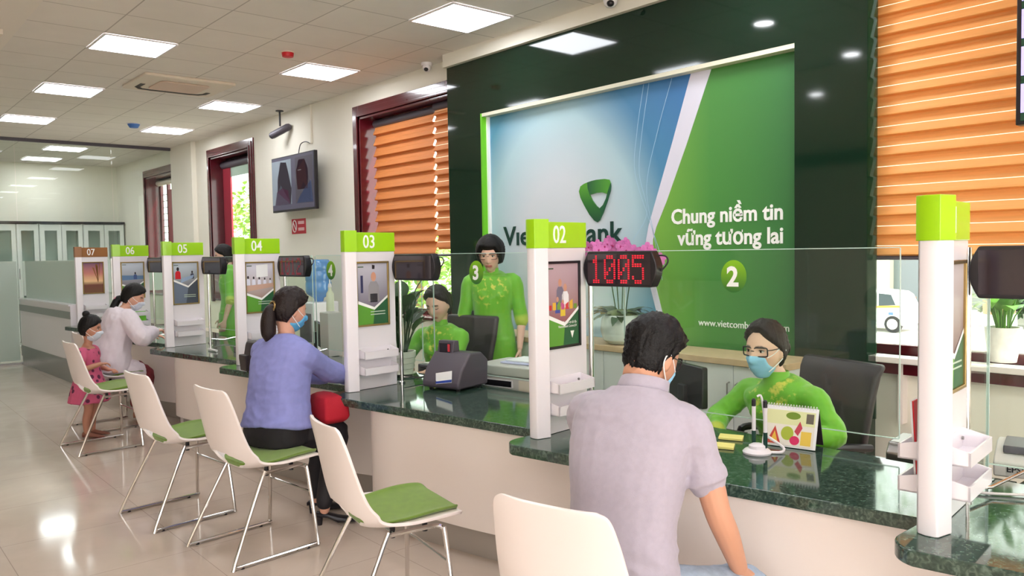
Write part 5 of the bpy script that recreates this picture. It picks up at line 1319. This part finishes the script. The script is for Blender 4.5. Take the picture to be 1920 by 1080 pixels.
# ---- generic seated or standing woman
GREEN = None
def aodai_mat(name, c, gold=(226, 222, 92)):
    m, nt, b = nodes(name); b.inputs['Roughness'].default_value = .55; b.inputs['Sheen Weight'].default_value = .3
    at_ = nt.nodes.new('ShaderNodeAttribute'); at_.attribute_name = 'trim'
    tc = nt.nodes.new('ShaderNodeTexCoord'); vo = nt.nodes.new('ShaderNodeTexVoronoi'); vo.inputs['Scale'].default_value = 42; vo.feature = 'DISTANCE_TO_EDGE'
    ns = nt.nodes.new('ShaderNodeTexNoise'); ns.inputs['Scale'].default_value = 26; ns.inputs['Detail'].default_value = 3
    nt.links.new(tc.outputs['Object'], vo.inputs['Vector']); nt.links.new(tc.outputs['Object'], ns.inputs['Vector'])
    sx = nt.nodes.new('ShaderNodeSeparateColor'); nt.links.new(at_.outputs['Color'], sx.inputs[0])
    mr = nt.nodes.new('ShaderNodeMapRange'); mr.inputs[1].default_value = .54; mr.inputs[2].default_value = .66; nt.links.new(ns.outputs['Fac'], mr.inputs[0])
    mu = nt.nodes.new('ShaderNodeMath'); mu.operation = 'MULTIPLY'; nt.links.new(mr.outputs[0], mu.inputs[0]); nt.links.new(sx.outputs[0], mu.inputs[1])
    mx_ = nt.nodes.new('ShaderNodeMath'); mx_.operation = 'MAXIMUM'; nt.links.new(mu.outputs[0], mx_.inputs[0]); nt.links.new(sx.outputs[1], mx_.inputs[1])
    mx = nt.nodes.new('ShaderNodeMix'); mx.data_type = 'RGBA'; mx.inputs[6].default_value = lin(c); mx.inputs[7].default_value = lin(gold)
    nt.links.new(mx_.outputs[0], mx.inputs[0]); nt.links.new(mx.outputs[2], b.inputs['Base Color'])
    return m
GREEN = aodai_mat('green_silk', (112, 188, 34))
def woman(label, loc, F, spine, head, arms, legs, tone, voxel, top, hands):
    """spine = torso sections bottom to top; arms = two joint lists (shoulder, elbow, wrist); legs = two lists (hip, knee, ankle)"""
    b = MB(); rings_torso(b, spine, grow=-.012)
    n0 = Vector(spine[-1][0]); limb(b, [n0 - Vector((0, 0, .05)), n0 + (head.w((0, -.02, -.07)) - n0) * .5, head.w((0, -.018, -.055))], [.05, .045 * head.k, .048 * head.k], k=3)
    head.add(b)
    rA = [.043, .038, .034, .033, .022]
    for s_, e_, w_ in arms: limb(b, [s_, (Vector(s_) + Vector(e_)) / 2, e_, Vector(e_) * .62 + Vector(w_) * .38, w_], rA)
    for (s_, e_, w_), h_ in zip(arms, hands): hand(b, Vector(w_) + h_[0].normalized() * .008, h_[0], h_[1], h_[2], .94, h_[3] if len(h_) > 3 else .35)
    for h_, k_, a_ in legs: limb(b, [h_, (Vector(h_) + Vector(k_)) / 2, k_, (Vector(k_) + Vector(a_)) / 2, a_], [.075, .065, .048, .042, .03])
    return body_obj(b, head, tone, loc, label, voxel)
def sleeve(s, sh, el, wr, inner, r, end=1.0):
    sh, el, wr = Vector(sh), Vector(el), Vector(wr)
    if end <= .5:
        m_ = sh + (el - sh) * end * 2; limb(s, [sh + (Vector(inner) - sh) * .45, sh, (sh + m_) / 2, m_], [r[0], r[0], r[1], r[2]])
    else:
        m_ = el + (wr - el) * (end - .5) * 2; limb(s, [sh + (Vector(inner) - sh) * .45, sh, (sh + el) / 2, el, (el + m_) / 2, m_], [r[0], r[0], r[1], r[1], r[2], r[3]])
def collar(parent, c, r, f, m, hw=.052, hd=.05, h=.045, lean=.0):
    rs = []; r = Vector(r).normalized(); f = Vector(f).normalized()
    for z, k in ((-.015, 1.16), (.01, 1.03), (h, .98), (h + .002, .92), (.0, .94)):
        rs.append([Vector(c) + r * hw * k * cos(a * pi / 10) + f * hd * k * sin(a * pi / 10) + Vector((0, 0, z)) + f * z * lean for a in range(20)])
    return MB().rings(rs, False).build('collar', m, parent, smooth=True)
def trimmer(chest, r1, cuffs=(), cuffr=.05):
    c0 = Vector(chest)
    def f(p):
        a = sm(r1, r1 * .5, (p - c0).length); g = 0
        for q in cuffs: g = max(g, sm(cuffr, cuffr * .7, (p - Vector(q)).length))
        return (max(a, .05), .6 * g, 0)
    return f

# ---- the masked teller at counter two
def teller_masked():
    F = Vector((-.985, -.10, 0)); Rr = Vector((-.10, .985, 0))      # her right hand is toward +y
    hd = Head((3.475, 2.135, 1.128), (-.985, .06, -.10), 1.13, True)
    sp = interp_spine([((3.78, 2.16, .50), Rr, .17, .12), ((3.77, 2.16, .60), Rr, .16, .12), ((3.70, 2.14, .72), Rr, .150, .11), ((3.60, 2.11, .84), Rr, .172, .115), ((3.555, 2.10, .91), Rr, .182, .10), ((3.54, 2.10, .955), Rr, .125, .08), ((3.53, 2.105, .99), Rr, .064, .06), ((3.52, 2.11, 1.02), Rr, .054, .054)])
    sL, sR = (3.54, 1.915, .90), (3.56, 2.285, .90)
    arms = [(sL, (3.50, 1.80, .755), (3.32, 1.93, .735)), (sR, (3.46, 2.40, .765), (3.31, 2.31, .735))]
    legs = [((3.75, 2.06, .50), (3.42, 2.04, .50), (3.45, 2.04, .09)), ((3.75, 2.26, .50), (3.42, 2.28, .50), (3.45, 2.28, .09))]
    o = woman('person in a bright green embroidered dress, glasses and blue mask, seated at counter two', (3.75, 2.22, .5), F, sp, hd, arms, legs, (240, 196, 172), .0055, None,
              [(Vector((-.8, .55, -.1)), Vector((0, 0, -1)), Vector((0, 1, .2))), (Vector((-.8, -.5, -.1)), Vector((0, 0, -1)), Vector((0, -1, .2)))])
    s = MB(); rings_torso(s, [(c, r, w_ + .010, d_ + .010) for c, r, w_, d_ in sp if c.z < .995], 2.3)
    for q in (-1, 1): s.ell(Vector((3.505, 2.11 + q * .068, .83)), (.055, .062, .06), None, 3)
    for (a, e_, w_) in arms: sleeve(s, a, e_, w_, (3.55, 2.10, .90), (.064, .056, .050, .043), .96)
    for h_, k_, a_ in legs: limb(s, [h_, (Vector(h_) + Vector(k_)) / 2, k_, (Vector(k_) + Vector(a_)) / 2], [.092, .085, .075, .085])
    me = bake(s, .006, 3); cloth(me, .0055, 15, 5, (1, 1, 1), lambda p: .6 + .8 * gs(p.z - .78, .08)); paint(me, 'trim', trimmer((3.47, 2.10, .90), .19, [arms[0][2], arms[1][2]], .05))
    d = link('dress', me, GREEN, o); collar(d, (3.526, 2.107, .98), Rr, F, GREEN_T, .062, .061, .045, .1)
    for l in legs: shoe(o, (l[2][0] + .04, l[2][1], 0), (-1, 0, 0), M['black'], .92, .04)
    hd.hair(HAIRB, lambda az, x: 50 if az < 20 else (50 - (az - 20) * .68 if az < 80 else (9 - (az - 80) * 1.8 if az < 105 else -40)), lambda az, el: .012 + .012 * sm(0, 60, el), o, rough=.007, freq=55)
    MB().ell(hd.w((0, -.115, -.01)), (.045, .04, .045), hd.R, 3).build('hair_bun', HAIRB, o, smooth=True)
    hd.mask(MASKB, o); hd.glasses(o); hd.eyes(o)
    return o
GREEN_T = aodai_mat('green_silk_embroidered', (118, 190, 40))
for n_ in GREEN_T.node_tree.nodes:
    if n_.type == 'ATTRIBUTE': n_.attribute_name = 'none'
teller_masked()

# ---- the seated teller at the plant
def teller_seated():
    F = Vector((-.93, -.36, 0)); Rr = Vector((-.36, .93, 0))
    hd = Head((3.55, 4.98, 1.235), (-.84, -.36, -.40), 1.13, True)
    x, y = 3.64, 5.02
    sp = interp_spine([((x, y, .50), Rr, .17, .12), ((x, y, .62), Rr, .15, .112), ((x - .01, y, .76), Rr, .145, .105), ((x - .025, y, .92), Rr, .165, .108), ((x - .035, y - .005, 1.0), Rr, .172, .095), ((x - .045, y - .008, 1.05), Rr, .115, .075), ((x - .05, y - .01, 1.085), Rr, .062, .057), ((x - .055, y - .01, 1.11), Rr, .054, .054)])
    c = Vector((x - .035, y, .985)); sL, sR = c - Rr * .175, c + Rr * .175
    arms = [(sL, sL + Vector((-.10, -.06, -.18)), (3.34, 4.87, .745)), (sR, sR + Vector((-.12, .06, -.18)), (3.36, 5.07, .745))]
    legs = [(Vector((x, y, .5)) + Rr * q, Vector((x, y, .5)) + Rr * q + F * .33, Vector((x, y, .09)) + Rr * q + F * .28) for q in (-.1, .1)]
    o = woman('person in a green dress with hair tied back, seated and looking down beside the plant', (x, y, .5), F, sp, hd, arms, legs, (238, 192, 170), .0065, None,
              [(Vector((-.8, .45, -.1)), Vector((0, 0, -1)), Vector((0, 1, .2))), (Vector((-.9, -.3, -.1)), Vector((0, 0, -1)), Vector((0, -1, .2)))])
    s = MB(); rings_torso(s, [(c_, r, w_ + .010, d_ + .010) for c_, r, w_, d_ in sp if c_.z < 1.085], 2.3)
    for q in (-1, 1): s.ell(c + F * .068 + Rr * q * .062 + Vector((0, 0, -.09)), (.055, .06, .066), None, 3)
    for (a, e_, w_) in arms: sleeve(s, a, e_, w_, c, (.062, .054, .048, .042), .8)
    for h_, k_, a_ in legs: limb(s, [h_, (h_ + k_) / 2, k_, (k_ + a_) / 2], [.09, .085, .075, .085])
    me = bake(s, .008, 3); cloth(me, .004, 16, 6); paint(me, 'trim', trimmer(c + F * .1 + Vector((0, 0, -.06)), .22, [arms[0][2], arms[1][2]], .09))
    d = link('dress', me, GREEN, o); collar(d, (x - .05, y - .01, 1.08), Rr, F, GREEN_T, .056, .054, .035, .15)
    for l in legs: shoe(o, (l[2][0] + .04, l[2][1], 0), F, M['black'], .92, .03)
    hd.hair(HAIRB, lambda az, x: 47 if az < 25 else (47 - (az - 25) * .62 if az < 80 else (12 - (az - 80) * 1.8 if az < 105 else -42)), lambda az, el: .013 + .012 * sm(0, 60, el), o)
    MB().tube([hd.w((0, -.08, .02)), hd.w((0, -.13, 0)), hd.w((0, -.135, -.06)), hd.w((0, -.10, -.13))], [.03, .035, .03, .012], 12, smooth=4).build('ponytail', HAIRB, o, smooth=True)
    hd.eyes(o, False)
    return o
teller_seated()

# ---- the standing teller
def standing(label, pos, F, top, hairstyle, look, hairm=HAIRM, glasses=False, voxel=.0065, eyes=True, lean=0.0):
    F = Vector(F).normalized(); Rr = F.cross(Vector((0, 0, 1))).normalized(); x, y = pos; k = top / 1.70
    P = lambda f, r, z: Vector((x, y, 0)) + F * f + Rr * (r + lean * sm(.9, 1.6, z)) + Vector((0, 0, z * k))
    hd = Head(P(.045, 0, 1.560), look, 1.14, True)
    sp = interp_spine([(P(0, 0, .84), Rr, .175, .12), (P(0, 0, .95), Rr, .165, .115), (P(.0, 0, 1.08), Rr, .14, .10), (P(.005, 0, 1.24), Rr, .155, .11), (P(.0, 0, 1.36), Rr, .172, .095), (P(-.005, 0, 1.402), Rr, .122, .078), (P(.0, 0, 1.432), Rr, .064, .06), (P(.01, 0, 1.47), Rr, .054, .054)])
    c = P(0, 0, 1.35); sR, sL = c + Rr * .178, c - Rr * .178
    arms = [(sL, P(.02, -.235, 1.06), P(.09, -.225, .84)), (sR, P(.02, .235, 1.06), P(.10, .225, .84))]
    legs = [(P(0, q, .86), P(.02, q, .48), P(-.01, q, .09)) for q in (-.09, .09)]
    o = woman(label, (x, y, 0), F, sp, hd, arms, legs, (236, 190, 168), voxel, None,
              [(F * .25 + Vector((0, 0, -1)), Rr * 1.0, F), (F * .25 + Vector((0, 0, -1)), -Rr, F)])
    s = MB(); rings_torso(s, [(c_, r, w_ + .010, d_ + .010) for c_, r, w_, d_ in sp if c_.z < 1.44 * k], 2.3)
    for q in (-1, 1): s.ell(P(.068, q * .062, 1.25), (.055, .062, .066), None, 3)
    for (a, e_, w_) in arms: sleeve(s, a, e_, w_, c, (.064, .056, .054, .054), .52)
    rings_torso(s, [(P(.01, 0, z), Rr, a, b_) for z, a, b_ in ((.12, .22, .135), (.4, .215, .135), (.7, .205, .135), (.86, .188, .132), (.92, .18, .128))], 2.2)
    me = bake(s, .008, 3); cloth(me, .005, 12, 8, (1.6, 1.6, .35), lambda p: .35 + sm(1.1, .7, p.z))
    ends = [Vector(a[0]) + (Vector(a[1]) - Vector(a[0])) * 1.0 for a in arms]
    paint(me, 'trim', trimmer(P(.1, 0, 1.30), .18, ends, .075))
    d = link('dress', me, GREEN, o); collar(d, P(.002, 0, 1.428), Rr, F, GREEN_T, .054, .053, .035, .1)
    for l in legs: shoe(o, (l[2][0] - F.x * .03, l[2][1] - F.y * .03, 0), F, M['black'], .92, .05)
    if hairstyle == 'bob':
        hd.hair(hairm, lambda az, x: 30 if az < 35 else (30 - (az - 35) * 1.5 if az < 70 else -28 - min(12, (az - 70) * .2)), lambda az, el: .020 + .014 * sm(-20, 40, el), o, rough=.004)
    else:
        hd.hair(hairm, lambda az, x: 38 if az < 20 else (38 - (az - 20) * .5 if az < 80 else (8 - (az - 80) * 1.8 if az < 105 else -40)), .02, o)
    if glasses: hd.glasses(o, mat('thin_brown_frame', (110, 70, 66), .3))
    if eyes: hd.eyes(o, True)
    return o
st = standing('person standing in a green short sleeved dress with a black bob and glasses', (4.05, 4.935), (-.72, -.62, 0), 1.745, 'bob', (-.74, -.58, -.22), glasses=True, voxel=.005)
standing('person with black hair mostly hidden between signs 04 and 05', (3.68, 9.40), (-.9, .3, 0), 1.77, 'tied', (-.9, .3, -.2), voxel=.010, eyes=False, lean=.32)

# ---- the woman in blue
def woman_blue():
    F = Vector((1, 0, 0)); Rr = Vector((0.05, -1, 0))
    hd = Head((2.16, 4.60, 1.29), (.955, .02, -.25), 1.08, True)
    Rr = Vector((.22, -.975, 0)); F = Vector((.975, .22, 0))
    sp = interp_spine([((2.0, 4.48, .53), Rr, .205, .15), ((2.0, 4.48, .62), Rr, .205, .15), ((2.02, 4.495, .74), Rr, .19, .13), ((2.05, 4.52, .90), Rr, .19, .125), ((2.09, 4.55, 1.03), Rr, .205, .115), ((2.11, 4.57, 1.09), Rr, .145, .09), ((2.125, 4.585, 1.13), Rr, .072, .064), ((2.14, 4.59, 1.165), Rr, .054, .054)])
    sR, sL = Vector((2.135, 4.375, 1.04)), Vector((2.05, 4.75, 1.04))
    arms = [(sR, (2.365, 4.50, .905), (2.62, 4.66, .815)), (sL, (2.26, 4.86, .89), (2.52, 4.72, .81))]
    legs = [((2.06, 4.40, .57), (2.36, 4.42, .55), (2.235, 4.36, .09)), ((2.05, 4.58, .57), (2.37, 4.64, .55), (2.30, 4.60, .09))]
    o = woman('person in a lavender blue shirt and black trousers with a ponytail, seated at counter four', (2.0, 4.5, .5), F, sp, hd, arms, legs, (214, 160, 136), .006, None,
              [(Vector((.85, .45, -.12)), Vector((0, 0, -1)), Vector((0, 1, .2)), .6), (Vector((.9, -.35, -.1)), Vector((0, 0, -1)), Vector((0, -1, .2)))])
    s = MB(); rings_torso(s, [(c, r, w_ + .016 + .012 * sm(.75, .6, c.z), d_ + .018) for c, r, w_, d_ in sp if .615 < c.z < 1.12], 2.4)
    for (a, e_, w_) in arms: sleeve(s, a, e_, w_, (2.1, 4.56, 1.04), (.078, .070, .064, .056), .86)
    me = bake(s, .007, 3); cloth(me, .010, 9, 2, (1, 1, 1.6), lambda p: .4 + .8 * gs(p.z - .70, .14))
    SH = mat('lavender_cotton', (134, 138, 198), .8, vary=.05, vscale=30, bump=.08, bscale=300)
    d = link('shirt', me, SH, o)
    collar(d, (2.125, 4.582, 1.115), Rr, F, SH, .068, .064, .02, .3)
    j = MB(); rings_torso(j, [(c, r, w_ + .006, d_ + .008) for c, r, w_, d_ in sp if c.z < .66], 2.3)
    for h_, k_, a_ in legs: limb(j, [h_, (Vector(h_) + Vector(k_)) / 2, k_, (Vector(k_) + Vector(a_)) / 2, Vector(a_) + Vector((0, 0, .05))], [.10, .092, .072, .062, .048])
    me = bake(j, .008, 3); cloth(me, .004, 15, 4)
    link('trousers', me, mat('black_trousers', (24, 20, 26), .75), o)
    shoe(o, (2.20, 4.385, 0), (.86, -.5, 0), M['black'], 1.0, .05); shoe(o, (2.27, 4.62, 0), (.95, -.3, 0), M['black'], 1.0, .05)
    hd.hair(HAIRB, lambda az, x: 38 if az < 20 else (38 - (az - 20) * .45 if az < 80 else (11 - (az - 80) * 1.5 if az < 110 else -38)), lambda az, el: .016 + .012 * sm(0, 60, el), o, rough=.007, freq=55)
    hair2 = MB().tube([hd.w(p) for p in ((0, -.085, .0), (0, -.112, -.02), (.008, -.116, -.07), (.014, -.108, -.12), (.016, -.098, -.16), (.016, -.09, -.195))], [.030, .036, .044, .046, .040, .016], 14, smooth=4)
    hair2.build('ponytail', HAIRB, o, smooth=True)
    MB().tube([hd.w((0, -.108, 0)) + hd.R @ Vector((.036 * cos(a * pi / 6), .012 * cos(a * pi / 6) * 0, .036 * sin(a * pi / 6))) for a in range(12)], .006, 6, closed=True).build('hair_tie', M['gold'], o, smooth=True)
    hd.mask(mat('sky_blue_mask', (92, 170, 214), .8), o)
    t = thing('red_bag', 'dark red cloth bag on the lap of the woman in blue', 'bag', (2.33, 4.43, .62))
    m = MB().rings([[(2.305 + a * k, 4.44 + b_ * k, z) for a, b_ in ((-.08, -.15), (-.09, 0), (-.06, .16), (.05, .16), (.09, 0), (.08, -.15))] for z, k in ((.615, .8), (.64, 1.05), (.71, 1.0), (.765, .72), (.785, .4))])
    b_ = m.build('pouch', mat('red_cloth', (176, 14, 38), .8, bump=.2, bscale=60), t, bevel=.02, seg=3)
    return o
woman_blue()

# ---- the woman in the white blouse
def woman_white():
    F = Vector((.99, -.1, 0)); Rr = Vector((-.1, -.99, 0))
    hd = Head((2.315, 8.42, 1.235), (.80, -.48, -.38), 1.05, True)
    sp = interp_spine([((2.08, 8.42, .54), Rr, .20, .14), ((2.09, 8.42, .64), Rr, .20, .145), ((2.11, 8.42, .78), Rr, .19, .125), ((2.15, 8.42, .92), Rr, .19, .12), ((2.19, 8.42, 1.04), Rr, .20, .108), ((2.215, 8.42, 1.09), Rr, .14, .085), ((2.23, 8.42, 1.125), Rr, .07, .06), ((2.25, 8.42, 1.15), Rr, .05, .05)])
    sR, sL = Vector((2.21, 8.23, 1.045)), Vector((2.20, 8.61, 1.045))
    arms = [(sR, (2.29, 8.10, .865), (2.44, 8.24, .90)), (sL, (2.36, 8.70, .88), (2.50, 8.50, .84))]
    legs = [((2.13, 8.33, .53), (2.38, 8.31, .485), (2.28, 8.20, .09)), ((2.13, 8.51, .53), (2.40, 8.55, .50), (2.34, 8.55, .09))]
    o = woman('person in a loose white blouse with a long low ponytail, seated under sign 06', (2.1, 8.42, .5), F, sp, hd, arms, legs, (214, 162, 138), .008, None,
              [(Vector((.9, .2, .1)), Vector((0, 0, -1)), Vector((0, 1, .2)), .6), (Vector((.8, -.4, -.1)), Vector((0, 0, -1)), Vector((0, -1, .2)))])
    s = MB(); rings_torso(s, [(c, r, w_ + .035 + .02 * sm(.8, .6, c.z), d_ + .035) for c, r, w_, d_ in sp if .53 < c.z < 1.10], 2.3)
    for l in legs: limb(s, [l[0], Vector(l[0]).lerp(Vector(l[1]), .62)], [.125, .115])
    rings_torso(s, [(c, r, w_ + .018, d_ + .018) for c, r, w_, d_ in sp if 1.0 < c.z < 1.13], 2.3)
    for (a, e_, w_) in arms: sleeve(s, a, e_, w_, (2.2, 8.42, 1.04), (.088, .084, .082, .068), .95)
    me = bake(s, .009, 3); cloth(me, .008, 11, 3, (1.3, 1.3, .7))
    BL = mat('white_cotton', (224, 214, 222), .85, vary=.03, vscale=20)
    d = link('blouse', me, BL, o); collar(d, (2.235, 8.42, 1.10), Rr, F, BL, .066, .06, .03, .3)
    j = MB(); rings_torso(j, [(c, r, w_ + .006, d_ + .008) for c, r, w_, d_ in sp if c.z < .66], 2.3)
    for h_, k_, a_ in legs: limb(j, [h_, (Vector(h_) + Vector(k_)) / 2, k_, (Vector(k_) + Vector(a_)) / 2, Vector(a_) + Vector((0, 0, .08))], [.095, .088, .072, .066, .058])
    me = bake(j, .010, 3); cloth(me, .005, 14, 4)
    link('trousers', me, mat('dark_red_print_trousers', (120, 40, 48), .85, vary=.35, vscale=26), o)
    shoe(o, (2.27, 8.22, 0), (.9, -.4, 0), mat('tan_sandal', (150, 104, 84), .6), 1.0, .015, 'sandal'); shoe(o, (2.33, 8.55, 0), (1, 0, 0), mat('tan_sandal', (150, 104, 84), .6), 1.0, .015, 'sandal')
    hd.hair(HAIRM, lambda az, x: 36 if az < 20 else (36 - (az - 20) * .42 if az < 80 else (11 - (az - 80) * 1.5 if az < 110 else -36)), lambda az, el: .018 + .010 * sm(0, 60, el), o)
    tail = MB().tube([hd.w((0, -.085, -.04)), hd.w((0, -.12, -.07)), Vector((2.125, 8.47, 1.10)), Vector((2.06, 8.50, .98)), Vector((2.05, 8.52, .87)), Vector((2.05, 8.52, .82))], [.03, .036, .034, .04, .03, .01], 12, smooth=4).build('ponytail', HAIRM, o, smooth=True)
    MB().ell(hd.w((0, -.118, -.07)), (.04, .03, .04), None, 2).build('scrunchie', mat('pink_scrunchie', (214, 150, 170), .8), tail, smooth=True)
    hd.mask(MASKW, o)
    t = tag(MB().obox((2.72, 8.36, CT + .004), Vector((.01, .06, .0)), Vector((.05, -.01, .0)), (0, 0, .003)).build('bank_book', M['bright_green']), 'small green passbook on the counter before the woman in white', 'book')
    return o
woman_white()

# ---- the child
def child():
    F = Vector((.80, -.60, 0)); Rr = F.cross(Vector((0, 0, 1))); x, y = 1.80, 8.02
    P = lambda f, r, z: Vector((x, y, 0)) + F * f + Rr * r + Vector((0, 0, z))
    hd = Head(P(.03, 0, .99), (.86, -.48, -.18), .96, True)
    sp = interp_spine([(P(0, 0, .46), Rr, .115, .095), (P(0, 0, .56), Rr, .108, .092), (P(0, 0, .66), Rr, .104, .082), (P(0, 0, .76), Rr, .115, .078), (P(0, 0, .81), Rr, .10, .065), (P(0, 0, .84), Rr, .05, .045), (P(.01, 0, .87), Rr, .038, .038)])
    sR, sL = P(0, .125, .785), P(0, -.125, .785)
    arms = [(sR, P(.03, .175, .64), P(.15, .10, .68)), (sL, P(.02, -.17, .63), P(.14, -.09, .60))]
    b = MB(); rings_torso(b, sp, grow=-.008); limb(b, [P(0, 0, .82), P(.01, 0, .87), hd.w((0, -.015, -.06))], [.036, .034, .036], k=3); hd.add(b)
    for s_, e_, w_ in arms: limb(b, [s_, (s_ + e_) / 2, e_, (e_ + w_) / 2, w_], [.033, .030, .027, .025, .019])
    for (s_, e_, w_), d_ in zip(arms, (F - Rr * .6, F + Rr * .4)): hand(b, w_, d_, Vector((0, 0, -1)), Vector((0, 0, 1)), .68, .5)
    legs = [(P(0, q, .46), P(.015, q, .27), P(-.01, q, .05)) for q in (-.06, .06)]
    for h_, k_, a_ in legs:
        limb(b, [h_, (h_ + k_) / 2, k_, (k_ + a_) / 2 + F * -.012, a_], [.058, .05, .038, .034, .024])
    o = body_obj(b, hd, (188, 132, 108), (x, y, 0), 'person, a small child in a pink printed dress and mask with a top bun', .0075)
    s = MB(); rings_torso(s, [(c, r, w_ + .008, d_ + .008) for c, r, w_, d_ in sp if c.z < .82], 2.3)
    rings_torso(s, [(P(0, 0, z), Rr, a, b_) for z, a, b_ in ((.33, .20, .17), (.45, .165, .14), (.56, .13, .108), (.62, .112, .095))], 2.2)
    for (a, e_, w_) in arms: limb(s, [a + (P(0, 0, .78) - a) * .4, a, a + (e_ - a) * .35], [.046, .046, .046])
    me = bake(s, .008, 3); cloth(me, .005, 18, 5, (1.5, 1.5, .4), lambda p: .4 + sm(.6, .4, p.z))
    m, nt, bs = nodes('pink_printed_cotton'); bs.inputs['Roughness'].default_value = .85
    tc = nt.nodes.new('ShaderNodeTexCoord'); vo = nt.nodes.new('ShaderNodeTexVoronoi'); vo.inputs['Scale'].default_value = 16
    nt.links.new(tc.outputs['Object'], vo.inputs['Vector']); r_ = nt.nodes.new('ShaderNodeValToRGB'); e = r_.color_ramp.elements
    e[0].position = .28; e[0].color = lin((96, 40, 70)); e[1].position = .36; e[1].color = lin((204, 92, 128))
    nt.links.new(vo.outputs['Distance'], r_.inputs[0]); nt.links.new(r_.outputs[0], bs.inputs['Base Color'])
    link('dress', me, m, o)
    for l in legs: shoe(o, l[2] - F * .025 + Vector((0, 0, -.05)), F, mat('brown_sandal', (140, 90, 74), .6), .74, .012, 'sandal')
    hd.hair(HAIRM, lambda az, x: 34 if az < 20 else (34 - (az - 20) * .45 if az < 80 else (7 - (az - 80) * 1.5 if az < 110 else -38)), lambda az, el: .014 + .01 * sm(0, 60, el), o)
    MB().ell(hd.w((0, -.055, .135)), (.032, .032, .03), None, 3).build('hair_bun', HAIRM, o, smooth=True)
    hd.mask(MASKW, o); hd.eyes(o)
    return o
child()
